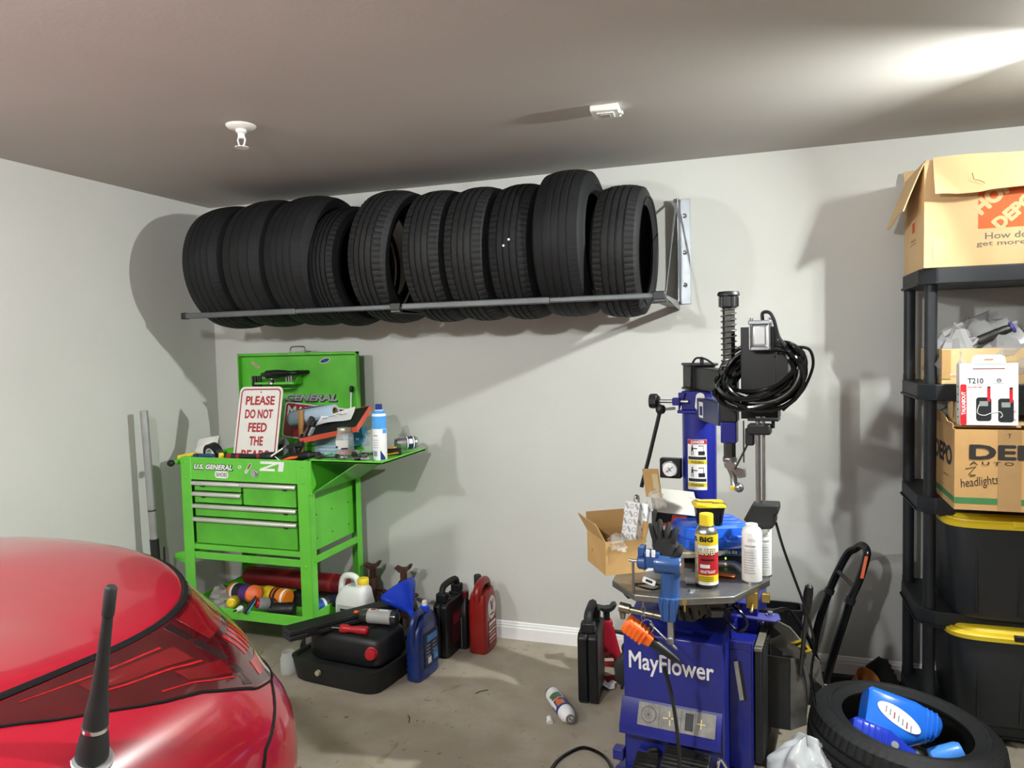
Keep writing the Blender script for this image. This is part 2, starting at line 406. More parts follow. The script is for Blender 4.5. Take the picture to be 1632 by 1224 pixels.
b = B(); b.lo((.31, -.004, -.012), (.365, 0, .49)); b.lo((.31, -.045, -.012), (.314, 0, .49)); part('upright', b, m_galv, t, label='upright half hidden behind tyres')
for nm, y in (('front_bar', YF), ('rear_bar', YR)):
    for (a, c, e) in ((.30, .97, .0145), (.97, 1.50, .012), (1.555, 2.27, .0145), (2.27, 2.735, .012)):
        part(nm, B().box(((a+c)/2, y, 0), (c-a, e*2, e*2)), m_gbar, t, bevel=.006, seg=3)
for x in (.288, 1.52, 2.742):
    part('end_cap', B().box((x, YF, 0), (.03 if x < 1 else .05, .033, .034)), m_blk, t, bevel=.003)

# ---------------------------------------------------------------- pole by the left wall
t = thing('prop_pole', 'silver pole with black lower sleeve leaning by the left wall', 'pole', (.13, -.645, 0), rot=(0, 0, 0))
a, bb = Vector((0, 0, 0)), Vector((-.028, -.022, 1.277))
part('tube', B().tube([a+(bb-a)*.46, a+(bb-a)*.6, a+(bb-a)], .0195, 18), mat('dull aluminium pole', 'a4a5a5', .4, .55, var=.12, scale=10), t)
part('joint_ring', B().tube([a+(bb-a)*.585, a+(bb-a)*.592], .0202, 18), m_dsteel, t)
part('sleeve', B().tube([a, a+(bb-a)*.47], .0225, 18), m_blk, t)
part('clip', B().cyl((.018, .02, .36), (.02, .02, .55), .005, n=8), m_blk, t)

# ---------------------------------------------------------------- green tool cart
K = thing('tool_cart', 'bright green five drawer tool cart with raised lid against the wall', 'tool cart', (.26, -.60, 0))
Wc, Dc = .78, .49
def post(x, y, sx, sy):
    b = B(); b.lo((x, y, .16), (x+sx*.066, y+sy*.004, 1.03)); b.lo((x, y, .16), (x+sx*.004, y+sy*.05, 1.03))
    p = part('post', b, m_green, K, bevel=.002)
    b = B()
    for z in (.5, .92, 1.0): b.lathe([(.006, 0), (.006, .003), (.003, .0045)], 8, M=TR(x+sx*.03, y-sy*.0, z, rx=PI/2 if sy > 0 else -PI/2))
    for z in (.52, .85): b.lathe([(.006, 0), (.006, .003)], 8, M=TR(x, y+sy*.03, z, ry=PI/2 if sx < 0 else -PI/2))
    part('rivet', b, m_green, p)
for x, y, sx, sy in ((0, 0, 1, 1), (Wc, 0, -1, 1), (0, Dc, 1, -1), (Wc, Dc, -1, -1)): post(x, y, sx, sy)
b = B()   # the case: bottom, back, sides, top rim; open above with a well
b.lo((.05, .02, .555), (Wc-.05, Dc-.02, .575)); b.lo((.03, Dc-.03, .555), (Wc-.03, Dc-.024, 1.03))
for x in (.03, Wc-.036): b.lo((x, .015, .56), (x+.006, Dc-.02, 1.03))
b.lo((.034, .012, .975), (Wc-.034, Dc-.025, .985))
part('case', b, m_green, K, bevel=.002)
part('front_panel', B().lo((.062, .002, .912), (Wc-.062, .012, 1.03)), m_green, K, bevel=.002)
b = B(); b.lo((.062, .004, .545), (Wc-.062, .012, .572)); b.lo((.005, .0043, .494), (Wc-.005, .010, .532))
part('front_rail', b, m_green, K, bevel=.002)
for x in (0, Wc-.005):
    part('side_rail', B().lo((x+(.0043 if x == 0 else -.0043), .006, .507), (x+.005+(.0043 if x == 0 else -.0043), Dc-.006, .545)), m_green, K, bevel=.0015)
b = B()
for y in (.1, .24, .40):
    for z in (.62, .74, .86): b.cyl((Wc-.031, y, z), (Wc-.0285, y, z), .004, n=8)
part('hole', b, m_black_p, K)
def drawer(x0, x1, z0, z1):
    b = B(); b.lo((x0, .006, z0), (x1, .03, z1)); b.lo((x0+.005, .03, z0+.004), (x1-.005, Dc-.06, z1-.01))
    d = part('drawer', b, m_greend, K, bevel=.003)
    b = B(); L = x1-x0
    prof = [(0, 0), (-.016, -.002), (-.020, -.012), (-.018, -.020), (-.010, -.020), (-.006, -.006), (0, -.004)]
    n = len(prof); v = [(x, .006+p[0], z1+.004+p[1]) for x in (x0-.006, x1+.004) for p in prof]
    b.add(v, [(i, (i+1) % n, n+(i+1) % n, n+i) for i in range(n)]+[tuple(range(n)), tuple(range(n, 2*n))])
    part('handle', b, m_alu, d, bevel=.0012)
    part('catch', B().box((x0+(.06 if x1 < .5 else L-.06), -.002, z1-.02), (.018, .012, .008)), m_blk, d)
drawer(.078, .372, .855, .902); drawer(.078, .372, .792, .846); drawer(.384, .700, .792, .902)
drawer(.078, .700, .722, .782); drawer(.078, .700, .578, .712)
b = B(); b.lo((.005, .0043, .19), (Wc-.005, .009, .245)); b.lo((.005, Dc-.009, .19), (Wc-.005, Dc-.0043, .245)); b.lo((.0043, .005, .19), (.009, Dc-.005, .265)); b.lo((Wc-.009, .005, .19), (Wc-.0043, Dc-.005, .265)); b.lo((.006, .006, .19), (Wc-.006, Dc-.006, .196))
part('lower_shelf', b, m_green, K, bevel=.002)
for x in (.06, Wc-.06):
    for y in (.06, Dc-.06):
        w = part('caster', B().lathe([(.02, -.016), (.058, -.016), (.062, -.01), (.062, .01), (.058, .016), (.02, .016)], 24, M=TR(x, y, .063, rx=PI/2)), m_blk, K)
        b = B(); b.lo((x-.03, y-.03, .15), (x+.03, y+.03, .19))
        for s in (-.022, .022): b.prism([(x-.02, .15), (x+.02, .15), (x+.012, .055), (x-.012, .055)], y+s-.0015, y+s+.0015, Matrix(((1, 0, 0, 0), (0, 0, 1, 0), (0, 1, 0, 0), (0, 0, 0, 1))))
        part('caster_fork', b, m_steel, w)
# lid standing open at the back
b = B(); b.lo((.015, Dc-.005, 1.03), (.797, Dc+.001, 1.56)); b.lo((.015, Dc-.035, 1.545), (.797, Dc, 1.56)); b.lo((.015, Dc-.035, 1.04), (.022, Dc, 1.56)); b.lo((.79, Dc-.035, 1.04), (.797, Dc, 1.56))
lid = part('lid', b, m_greend, K, bevel=.003)
h = B(); h.tube(bez([(.37, Dc-.02, 1.555), (.371, Dc-.02, 1.583), (.385, Dc-.02, 1.592), (.45, Dc-.02, 1.592), (.465, Dc-.02, 1.583), (.466, Dc-.02, 1.555)], 6), .0045, 8)
part('lid_handle', h, m_chrome, lid)
b = B(); b.lo((.17, Dc-.085, 1.385), (.43, Dc-.008, 1.389)); b.lo((.17, Dc-.089, 1.385), (.43, Dc-.085, 1.397)); b.lo((.09, Dc-.10, 1.36), (.40, Dc-.01, 1.364)); b.prism([(Dc-.09, 1.385), (Dc-.006, 1.385), (Dc-.006, 1.47)], .43, .434, Matrix(((0, 0, 1, 0), (1, 0, 0, 0), (0, 1, 0, 0), (0, 0, 0, 1))))
part('tool_holder', b, m_green, lid, bevel=.001)
Fl = lambda x, z, y=Dc-.0052: frame((x, y, z), (1, 0, 0), (0, 0, 1))
text('GENERAL', .350, .047, m_black_p, K, Fl(.482+.003, 1.303-.002), bold=.08, shear=.3, lift=.0008, label='dark raised lettering on the lid')
text('GENERAL', .338, .040, m_grey, K, Fl(.482, 1.305), bold=.045, shear=.3, lift=.0016)
M = Fl(.582, 1.512) @ Matrix.Rotation(.25, 4, 'Z')
b = B(); b.prism([(.034*math.cos(w), .0135*math.sin(w)) for w in [2*PI*k/24 for k in range(24)]], 0, .0005)
s = part('sticker', b, m_white_p, K, M=M)
b = B(); b.prism([(.031*math.cos(w), .011*math.sin(w)) for w in [2*PI*k/24 for k in range(24)]], .0005, .0007); part('sticker_field', b, mat('sticker navy', '27306e', .5), s)
M = Fl(.118, 1.494) @ Matrix.Rotation(-.6, 4, 'Z')
s = decal(.055, .014, mat('pale pink print', 'c9a9a0', .5), K, M, 'sticker', r=.002)
for k in (-1, 1): decal(.045, .002, m_red, s, TR(0, k*.003, 0), 'stripe', lift=.0008)
# prints on the front panel
Ff = lambda x, z: frame((x, .0018, z), (1, 0, 0), (0, 0, 1))
text('U.S. GENERAL', .254, .034, m_black_p, K, Ff(.2085, .981), bold=.08, shear=.3, lift=.0006, label='white lettering with a black outline')
text('U.S. GENERAL', .243, .027, m_white_p, K, Ff(.2075, .982), bold=.04, shear=.3, lift=.0012)
s = decal(.084, .037, m_white_p, K, Ff(.259, .944), 'sticker', r=.0155)
text('SHOEI', .066, .020, m_black_p, s, TR(), bold=.008, lift=.001)
z1 = B()
for poly in ([(-.066, .0245), (.074, .0245), (.074, .012), (-.066, .012)], [(.008, .012), (.036, .012), (-.038, -.012), (-.066, -.012)], [(-.066, -.012), (.018, -.012), (.018, -.024), (-.074, -.024)], [(.044, .012), (.074, .012), (.066, -.024), (.036, -.024)]): z1.prism(poly, .0002, .0007)
part('sticker', z1, m_white_p, K, M=Ff(.567, .996), smooth=0, label='white letter sticker')
s = part('lock', B().lathe([(.001, .012), (.012, .012), (.013, .007), (.021, .006), (.023, 0)], 24), m_chrome, K, M=Ff(.465, .958))
s = decal(.014, .062, m_white_p, K, Ff(.425, .982) @ Matrix.Rotation(-.62, 4, 'Z'), 'sticker', r=.005)
decal(.009, .034, mat('dark red print', '7c2a26', .5), s, TR(0, .012, 0), 'print', lift=.0008, r=.003)
decal(.004, .02, m_grey, s, TR(0, -.016, 0), 'print', lift=.0008)
s = decal(.018, .014, m_white_p, K, Ff(.374, .987) @ Matrix.Rotation(.5, 4, 'Z'), 'sticker', r=.004)
decal(.008, .008, mat('green print', '2f7d3a', .5), s, TR(), 'print', lift=.0008, r=.003)
# left push handle and low side flap
b = B(); b.cyl((-.032, -.015, 1.0), (-.032, Dc+.01, 1.0), .011, n=14)
for y in (.03, Dc-.03): b.prism([(.0, 1.025), (-.045, 1.012), (-.045, .985), (0, .95)], y-.003, y+.003, Matrix(((1, 0, 0, 0), (0, 0, 1, 0), (0, 1, 0, 0), (0, 0, 0, 1))))
hn = part('push_handle', b, m_green, K, bevel=.002)
for y in (-.03, Dc+.02): part('handle_end', B().lathe([(.001, -.017), (.012, -.015), (.0175, -.006), (.0175, .008), (.012, .016), (.001, .018)], 16, M=TR(-.032, y, 1.0, rx=PI/2)), m_blk, hn)
b = B(); b.prism([(0, .53), (-.085, .505), (-.085, .475), (0, .455)], .02, .024, Matrix(((1, 0, 0, 0), (0, 0, 1, 0), (0, 1, 0, 0), (0, 0, 0, 1)))); b.lo((-.085, .02, .475), (-.081, Dc-.03, .506)); b.lo((-.085, .02, .475), (0, Dc-.03, .479))
part('side_bin', b, m_green, K, bevel=.001)
# folding side tray
b = B(); b.lo((Wc+.004, .012, 1.022), (Wc+.402, Dc, 1.032))
for p, q in (((Wc+.004, .012, 1.022), (Wc+.402, .016, 1.037)), ((Wc+.398, .012, 1.022), (Wc+.402, Dc, 1.037))): b.lo(p, q)
tr = part('side_tray', b, m_green, K, bevel=.002)
b = B(); b.sheet([[(Wc+.008, y, .868), (Wc+.26, y, 1.021)] for y in (.018, Dc-.02)], .003); b.lo((Wc, .0, .862), (Wc+.012, .012, 1.03))
b.sheet([[(Wc+.003, y, .868), (Wc+.003, y, 1.02)] for y in (.012, Dc-.05)], .002)
part('tray_brace', b, m_green, K)
# ---------------------------------------------------------------- red car, rear end
m_car = mat('red car paint', '8e0c22', .28, var=.05, scale=3, coat=1., spec=.5)
m_lens = mat('tail lamp lens', '3d060b', .12, var=.25, scale=8, coat=1.)
m_lensb = mat('tail lamp reflector', '9c1119', .16, var=.3, scale=30, coat=1.)
m_seal = mat('black seal', '0b0b0c', .75, var=.2, spec=.2)
CX, YEND = 1.12, -4.75
LEV = [(.18, .25, .86, -2.10, 2.7), (.30, .32, .94, -1.95, 2.7), (.50, .50, .98, -1.90, 2.7), (.68, .68, .985, -1.895, 2.55), (.80, .80, .955, -1.935, 2.3),
       (.872, .88, .908, -1.945, 2.2), (.922, .945, .825, -1.965, 2.2), (.948, .990, .728, -1.975, 2.4), (.962, 1.010, .68, -1.985, 2.4), (.985, 1.026, .5, -2.06, 2.4), (1.0, 1.034, .25, -2.25, 2.4), (1.005, 1.037, .02, -2.4, 2.4)]
def car_pt(u, v):   # u 0 front of the side .. .55 .. 1 rear centre; v level
    i = max(0, min(len(LEV)-2, int(v))); t = v-i
    def g(k): return np.array(LEV[max(0, min(len(LEV)-1, k))])
    p0, p1, p2, p3 = g(i-1), g(i), g(i+1), g(i+2)
    q = .5*((2*p1)+(p2-p0)*t+(2*p0-5*p1+4*p2-p3)*t*t+(3*p1-p0-3*p2+p3)*t*t*t)
    zs, zr, hw, yr, nn = q; L = .5; e = 2/nn
    if u < .55: x, y, w = hw, YEND+(yr-L-YEND)*(u/.55), 0.
    else:
        th = PI/2*(1-(u-.55)/.45); x = hw*math.sin(th)**e; y = yr-L+L*max(math.cos(th), 0)**e; w = 1-th/(PI/2)
    w = w*w*(3-2*w); z = zs+(zr-zs)*w
    if y < -2.5: z += .10*(-2.5-y)*max(0, min(1, (v-6)/2))
    return Vector((CX+x, y, z))
def car_nrm(u, v):
    a = car_pt(min(u+.004, 1), v)-car_pt(max(u-.004, 0), v); b = car_pt(u, v+.03)-car_pt(u, v-.03)
    n = b.cross(a).normalized()
    return n if n.dot(car_pt(u, v)-Vector((CX, -2.9, .5))) > 0 else -n
U = [.55*i/16 for i in range(16)]+[.55+.45*(i/26) for i in range(27)]
def car_rows(v0, v1, dv):
    k = max(1, round((v1-v0)/dv)); rows = []
    for i in range(k+1):
        v = v0+(v1-v0)*i/k; h = [car_pt(u, v) for u in U]
        rows.append(h+[Vector((2*CX-p.x, p.y, p.z)) for p in h[-2::-1]])
    return rows
car = thing('car', 'glossy red car backed up beside the left wall, rear corner with tail lamp', 'car')
b = B(); r = car_rows(0, 7, .25); b.sheet(r); b.f.append(tuple(range(len(r[0]))))
part('rear_body', b, m_car, car, smooth=60)
b = B(); b.sheet(car_rows(7.12, 11, .2)); part('hatch_lid', b, m_car, car, smooth=60)
b = B()
for s in (1, -1): b.tube([Vector((CX+s*(q.x-CX), q.y, q.z)) for q in [car_pt(u, 7.05)+Vector((0, 0, .001)) for u in U]], .0085, 8)
part('lid_seal', b, m_seal, car)
def low(u):   # lower edge of the lamp as a level, by u
    K_ = [(.445, 6.88), (.478, 6.42), (.495, 5.98), (.5275, 5.25), (.565, 4.72), (.62, 4.1), (.6775, 3.78), (.9, 3.7)]
    for (a, p), (c, q) in zip(K_, K_[1:]):
        if u <= c: return p+(q-p)*max(0, (u-a)/(c-a))
    return 3.7
def lamp(side):
    u0, u1 = .447, .86
    def P(u, s, off):
        v = 6.9+(low(u)-6.9)*s; p = car_pt(u, v)+car_nrm(u, v)*off
        return Vector((CX+side*(p.x-CX), p.y, p.z))
    us = [u0+(u1-u0)*i/44 for i in range(45)]
    b = B(); b.sheet([[P(u, s/12, .0025) for u in us] for s in range(13)], -.004 if side > 0 else .004)
    l = part('tail_lamp', b, m_lens, car, smooth=60)
    def strip(name, ua, ub, s0, s1, off, m, n=20):
        b = B(); b.sheet([[P(ua+(ub-ua)*i/n, s, off) for i in range(n+1)] for s in [s0+(s1-s0)*j/5 for j in range(6)]], -.0015 if side > 0 else .0015)
        part(name, b, m, l, smooth=60)
    strip('reflector', .492, .57, .23, .255, .0036, m_lensb); strip('reflector', .515, .583, .575, .60, .0036, m_lensb); strip('reflector', .535, .595, .855, .875, .0036, m_lensb)
    strip('reflector', .515, .58, .30, .53, .0033, mat('lamp inner', '5c0a10', .15, var=.2, coat=1.)); strip('reflector', .55, .60, .64, .82, .0033, mat('lamp inner', '5c0a10'))
    for k in range(5): strip('reflector_rib', .648+k*.014, .654+k*.014, .46, .70, .0036, m_lensb, 4)
    strip('reflector', .645, .74, .78, .93, .0036, m_lensb); strip('reflector', .63, .80, .05, .40, .0032, mat('lamp outer', '6a0b12', .1, var=.15, coat=1.))
    strip('divider', .602, .616, .03, .97, .0034, mat('lamp divider', '1d0507', .4, coat=.6), 4)
    b = B(); b.tube([P(u, 1.02, .001) for u in us]+[P(u1+.001, s, .001) for s in (.8, .5, .2)], .003, 6); part('lamp_gap', b, m_seal, l)
lamp(1); lamp(-1)
for s in (1, -1):
    b = B(); b.tube([Vector((CX+s*(q.x-CX), q.y, q.z)) for q in [car_pt(.668-.098*min(1, k/6)**.8-.004*max(0, k-6), 3.75-k*.11)+car_nrm(.62, 3.5)*-.002 for k in range(22)]], .006, 6)
    part('bumper_seam', b, m_seal, car)
def wheel(x, y):
    b = B(); b.lathe([(.2, -.11), (.3, -.115), (.325, -.09), (.325, .09), (.3, .115), (.2, .11)], 40, M=TR(x, y, .325, ry=PI/2)); part('wheel', b, m_rub, car)
for x in (.36, 1.88):
    for y in (-2.75, -4.35): wheel(x, y)
ap = car_pt(.4875, 4.95); an = Vector((.42, -.05, .9)).normalized()
q = Vector((0, 0, 1)).rotation_difference(an).to_matrix().to_4x4(); q.translation = ap
an_p = part('antenna_base', B().lathe([(.036, -.004), (.036, .003), (.033, .006), (.001, .007)], 24, M=q), mat('silver ring', 'b9bcc0', .3, .7), car)
md = Vector((.225, -.02, .974)).normalized()
q2 = Vector((0, 0, 1)).rotation_difference(md).to_matrix().to_4x4(); q2.translation = ap+an*.004
part('antenna_foot', B().lathe([(.027, 0), (.026, .02), (.0215, .05), (.021, .055)], 20, M=q2), m_blkm, an_p)
part('antenna_ring', B().lathe([(.0218, .055), (.0222, .058), (.0218, .062)], 20, M=q2), m_chrome, an_p)
part('antenna_mast', B().lathe([(.0205, .062), (.019, .085), (.0135, .13), (.0105, .19), (.0085, .265), (.0097, .266), (.0102, .272), (.0100, .315), (.007, .319), (.001, .320)], 20, M=q2), m_blkm, an_p)

# ---------------------------------------------------------------- black plastic shelving
m_shelf = mat('black shelf plastic', '202327', .5, var=.12, scale=7, bump=.08)
S = thing('shelving_unit', 'tall black plastic shelving unit against the wall', 'shelving', (3.725, -.465, 0))
SW, SD = .915, .435
def outline(g=0.):
    c = .055; return [(g+c, g), (SW-g-c, g), (SW-g, g+c), (SW-g, SD-g-c), (SW-g-c, SD-g), (g+c, SD-g), (g, SD-g-c), (g, g+c)]
TZ = [.085, .495, .942, 1.384, 1.83]
for z in TZ:
    b = B(); b.prism(outline(), z-.014, z)
    po, pi = outline(), outline(.012); n = 8
    b.add([(x, y, z-.058) for x, y in po]+[(x, y, z-.01) for x, y in po]+[(x, y, z-.058) for x, y in pi]+[(x, y, z-.01) for x, y in pi],
          [f for i in range(n) for f in ((i, (i+1) % n, n+(i+1) % n, n+i), (2*n+i, 3*n+i, 3*n+(i+1) % n, 2*n+(i+1) % n), (i, 2*n+i, 2*n+(i+1) % n, (i+1) % n))])
    b.add([(x*1.0+(-.006 if x < SW/2 else .006), y+(-.006 if y < SD/2 else .006), zz) for zz in (z-.062, z-.053) for x, y in po], [(i, (i+1) % n, n+(i+1) % n, n+i) for i in range(n)]+[tuple(range(n))[::-1]])
    for k in range(1, 6): b.lo((k*SW/6-.004, .02, z-.045), (k*SW/6+.004, SD-.02, z-.012))
    part('shelf', b, m_shelf, S, bevel=.004)
for px_, py_ in ((.044, .052), (SW-.044, .052), (.028, SD-.052), (SW-.028, SD-.052)):
    for i in range(4):
        z0, z1 = TZ[i]-.0, TZ[i+1]-.058
        part('post', B().lathe([(.024, z0), (.024, z0+.02), (.0225, z0+.03), (.0225, z1-.02), (.0235, z1)], 20, (px_, py_, 0)), m_shelf, S)
    part('foot', B().lathe([(.026, 0), (.026, .03)], 20, (px_, py_, 0)), m_shelf, S)
# ---------------------------------------------------------------- tyre changer
MX, MY, MR = 2.673, -1.112, math.radians(-6.46)
T = thing('tire_changer', 'blue tyre changing machine with tall column, steel table and foot pedals', 'tire changer', (MX, MY, 0), MR)
MM = Matrix.Translation((MX, MY, 0)) @ Matrix.Rotation(MR, 4, 'Z')
XP = Matrix(((0, 0, 1, 0), (1, 0, 0, 0), (0, 1, 0, 0), (0, 0, 0, 1)))   # prism in y-z, extruded along x
def w2(x, y, z): return tuple(MM @ Vector((x, y, z)))
b = B(); b.prism([(0, .04), (0, .55), (.26, .635), (.62, .635), (.62, .04)], 0, .346, XP)
cab = part('cabinet', b, m_blue, T, bevel=.006)
b = B(); b.prism([(0, .318), (-.045, .235), (-.048, .205), (-.043, .205), (-.04, .232), (0, .305)], -.006, .342, XP)
b.prism([(0, .318), (-.045, .235), (-.048, .205), (0, .205)], -.006, -.003, XP)
led = part('pedal_hood', b, m_blue, T, bevel=.002)
m_plate = mat('worn steel label', '6c6a66', .5, .5, var=.25, scale=30)
FM = frame((.19, -.0235, .2775), (1, 0, 0), (0, .045, .083))
s = decal(.265, .075, m_plate, T, FM, 'pictogram_plate', lift=.0012)
b = B()
for k in range(8):
    w = k*PI/4; b.box((0, 0, .0014), (.03, .0012, .0004), TR(-.095, 0, 0, rz=w))
b.tube([(-.095+.026*math.cos(w), .026*math.sin(w), .0014) for w in [2*PI*k/24 for k in range(24)]], .0008, 4, closed=True)
part('pictogram', b, m_black_p, s)
b = B()
for k in range(4): b.box((.014, 0, .0014), (.018, .005, .0006), TR(-.022, .0, 0, rz=k*PI/2+.1))
part('pictogram', b, mat('pale gold print', 'c9bd86', .5), s)
b = B(); b.box((.045, 0, .0014), (.028, .055, .0005)); part('pictogram', b, m_black_p, s)
b = B(); b.box((.085, 0, .0014), (.003, .03, .0006)); b.box((.085, 0, .0014), (.026, .003, .0006)); part('pictogram', b, mat('pale gold print', 'c9bd86'), s)
for k in (-.058, .017, .064): decal(.0012, .07, m_black_p, s, TR(k, 0, 0), 'rule', lift=.0016)
text('MayFlower', .294, .083, m_white_p, T, frame((.167, -.0005, .445), (1, 0, 0), (0, 0, 1)), bold=.016, label='large white lettering')
b = B(); b.lo((-.03, -.02, .04), (.376, -.0, .06)); b.lo((-.03, 0, .03), (.376, .64, .05)); part('base_skid', b, m_blue, T, bevel=.003)
for x in (.0, .346):
    for y in (.03, .58): part('foot', B().lathe([(.03, 0), (.03, .02), (.022, .032)], 16, (x, y, 0)), m_blk, T)
# pedals
def pedal(x0, x1, z, dz=0):
    b = B(); b.prism([(-.12, z), (-.125, z+.01), (-.02, z+.05), (-.01, z+.04)], x0, x1, XP)
    p = part('pedal', b, m_dsteel, T, bevel=.002)
    g = B()
    for k in range(7):
        yy = -.115+k*.015; zz = z+.012+(yy+.125)*.381
        g.box(((x0+x1)/2, yy, zz+.001), (x1-x0-.008, .005, .004))
    part('tread_bar', g, m_blkm, p)
    g = B(); g.lo(((x0+x1)/2-.012, -.02, z+.02), ((x0+x1)/2+.012, .02, z+.04)); part('pedal_arm', g, m_dsteel, p)
pedal(.152, .305, .125); pedal(.05, .135, .085); pedal(.31, .37, .075)
b = B(); b.tube(bez([(.325, -.03, .04), (.328, -.06, .10), (.338, -.07, .185), (.35, -.065, .19), (.385, -.055, .12), (.383, -.05, .07)], 6), .006, 8); part('pedal_guard', b, m_chrome, T)
part('knob', B().lathe([(.001, .02), (.014, .016), (.02, .006), (.02, -.006), (.014, -.016), (.001, -.02)], 16, (.375, -.05, .075)), m_chrome, T)
b = B(); b.lo((-.04, -.02, .085), (.0, .02, .125)); part('regulator_block', b, m_blue, T, bevel=.004)
b = B(); b.box((.11, -.025, .13), (.04, .03, .05)); b.cyl((.10, -.04, .16), (.13, -.04, .17), .008, n=8); part('valve', b, m_blkm, T, bevel=.004)
# side housing of the bead breaker with slot, rubber pad
b = B(); b.lo((.346, .12, .07), (.421, .60, .495)); b.lo((.346, .12, .495), (.421, .14, .525)); b.lo((.346, .14, .495), (.352, .6, .55)); b.lo((.346, .3, .495), (.421, .6, .60)); b.lo((.421, .12, .07), (.425, .16, .525))
part('side_housing', b, m_blue, T, bevel=.003)
b = B(); b.prism([(-.006, .068), (.010, .072), (.030, -.062), (.014, -.068)], -.004, .0015, frame((.375, .118, .385), (1, 0, 0), (0, 0, 1)))
sl = part('slot', b, m_blk, T)
part('lever_plate', B().prism([(-.012, .070), (.004, .074), (.024, -.060), (.008, -.066)], .0015, .010, frame((.373, .118, .385), (1, 0, 0), (0, 0, 1))), m_steel, sl, bevel=.002)
b = B(); b.lo((.428, .14, .09), (.452, .42, .50))
for k in range(9): b.lo((.450, .145+k*.03, .1), (.458, .165+k*.03, .49))
part('rubber_pad', b, m_blkm, T, bevel=.005)
part('pad_edge', B().lo((.427, .132, .492), (.453, .42, .506)), mat('worn rubber edge', '6d685d', .7, var=.2), T, bevel=.003)
# column and swing arm
part('column', B().lathe([(.0665, .55), (.0665, 1.285), (.06, 1.287)], 36, (.178, .5, 0)), m_blue, T)
b = B(); b.lo((.09, .42, .62), (.266, .59, .65)); part('column_flange', b, m_blue, T, bevel=.004)
b = B(); b.lo((.105, .43, 1.287), (.26, .56, 1.30)); b.lo((.12, .44, 1.30), (.24, .55, 1.375)); b.prism([(.11, 1.287), (.11, 1.37), (.14, 1.37)], .43, .437, Matrix(((1, 0, 0, 0), (0, 0, 1, 0), (0, 1, 0, 0), (0, 0, 0, 1))))
hg = part('hinge_head', b, m_blue, T, bevel=.004)
ARM = Matrix.Translation((.178, .5, 0)) @ Matrix.Rotation(math.atan2(-.30, .162), 4, 'Z')   # arm frame: x towards the shaft (length .34)
b = B(); b.lo((-.02, -.03, 1.265), (.31, .03, 1.35), ARM); part('lower_arm', b, mat('dull blue grey', '43486a', .4, .2, var=.15), T, bevel=.004)
s = decal(.05, .06, m_white_p, T, ARM @ frame((.12, -.0305, 1.308), (1, 0, 0), (0, 0, 1)), 'sticker', lift=.0006)
decal(.032, .035, mat('dark blue print', '2a3470', .5), s, TR(.002, -.004, 0), 'print', lift=.001)
s = decal(.034, .07, m_white_p, T, frame((.195, .428, 1.335), (1, 0, -.1), (0, 0, 1)), 'sticker', lift=.0006, r=.016)
b = B(); b.lo((-.055, -.055, 1.378), (.055, .055, 1.388), ARM); b.lo((-.055, -.055, 1.475), (.075, .055, 1.485), ARM); b.lo((-.05, -.05, 1.388), (.05, .05, 1.475), ARM)
part('clamp_head', b, m_blk, T, bevel=.003)
b = B(); b.lo((.05, -.035, 1.385), (.33, .035, 1.468), ARM); part('upper_arm', b, m_blk, T, bevel=.003)
b = B(); b.lo((.052, -.04, 1.385), (.058, .04, 1.475), ARM); part('clamp_plate', b, m_dsteel, T)
b = B(); b.tube(bez([(.16, .47, 1.485), (.18, .45, 1.505), (.22, .43, 1.5), (.26, .4, 1.475)], 6), .004, 8); b.lathe([(.008, 1.485), (.008, 1.505), (.003, 1.51)], 8, (.20, .45, 0)); part('air_hose', b, m_blk, T)
b = B(); b.lathe([(.001, -.02), (.028, -.018), (.03, -.01), (.03, .01), (.02, .02), (.001, .02)], 10, M=TR(.015, .43, 1.335, ry=PI/2)); k = part('lock_knob', b, m_blk, T, smooth=20)
part('knob_screw', B().cyl((.03, .43, 1.335), (.15, .43, 1.335), .0075, n=10), m_steel, k)
part('knob_block', B().box((.105, .43, 1.335), (.03, .04, .03)), m_blue, k, bevel=.003)
b = B(); b.tube([(.045, .40, 1.30), (.0, .40, 1.12), (-.035, .40, .99)], .008, 10); lv = part('lock_lever', b, m_blk, T)
part('lever_ball', B().lathe([(.001, -.02), (.014, -.016), (.02, -.006), (.02, .006), (.014, .016), (.001, .02)], 16, (.047, .40, 1.305)), m_blk, lv)
b = B(); b.cyl((.06, .40, 1.305), (.10, .42, 1.308), .006, n=8); part('lever_pin', b, m_steel, lv)
# vertical slide: hex shaft, spring, cap, mount head
SX, SY = .341, .2
part('slide_shaft', B().lathe([(.021, 1.155), (.021, 1.70)], 6, (SX, SY, 0)), m_dsteel, T, smooth=20)
b = B(); n = 11*14; b.tube([(SX+.0265*math.cos(2*PI*i/14), SY+.0265*math.sin(2*PI*i/14), 1.47+.215*i/n) for i in range(n+1)], .002, 5); part('spring', b, m_steel, T)
b = B(); b.lathe([(.025, 1.685), (.031, 1.69), (.031, 1.725), (.038, 1.728), (.038, 1.736), (.034, 1.742), (.001, 1.744)], 28, (SX, SY, 0))
for k in range(14): w = 2*PI*k/14; b.box((SX+.031*math.cos(w), SY+.031*math.sin(w), 1.706), (.006, .006, .034))
part('shaft_cap', b, m_blk, T)
b = B(); b.lo((SX-.027, SY-.027, 1.21), (SX+.027, SY+.027, 1.285)); part('slide_sleeve', b, m_blue, T, bevel=.004)
b = B(); b.lo((SX-.03, SY-.03, 1.285), (SX+.03, SY+.03, 1.47)); part('slide_housing', b, m_blk, T, bevel=.004)
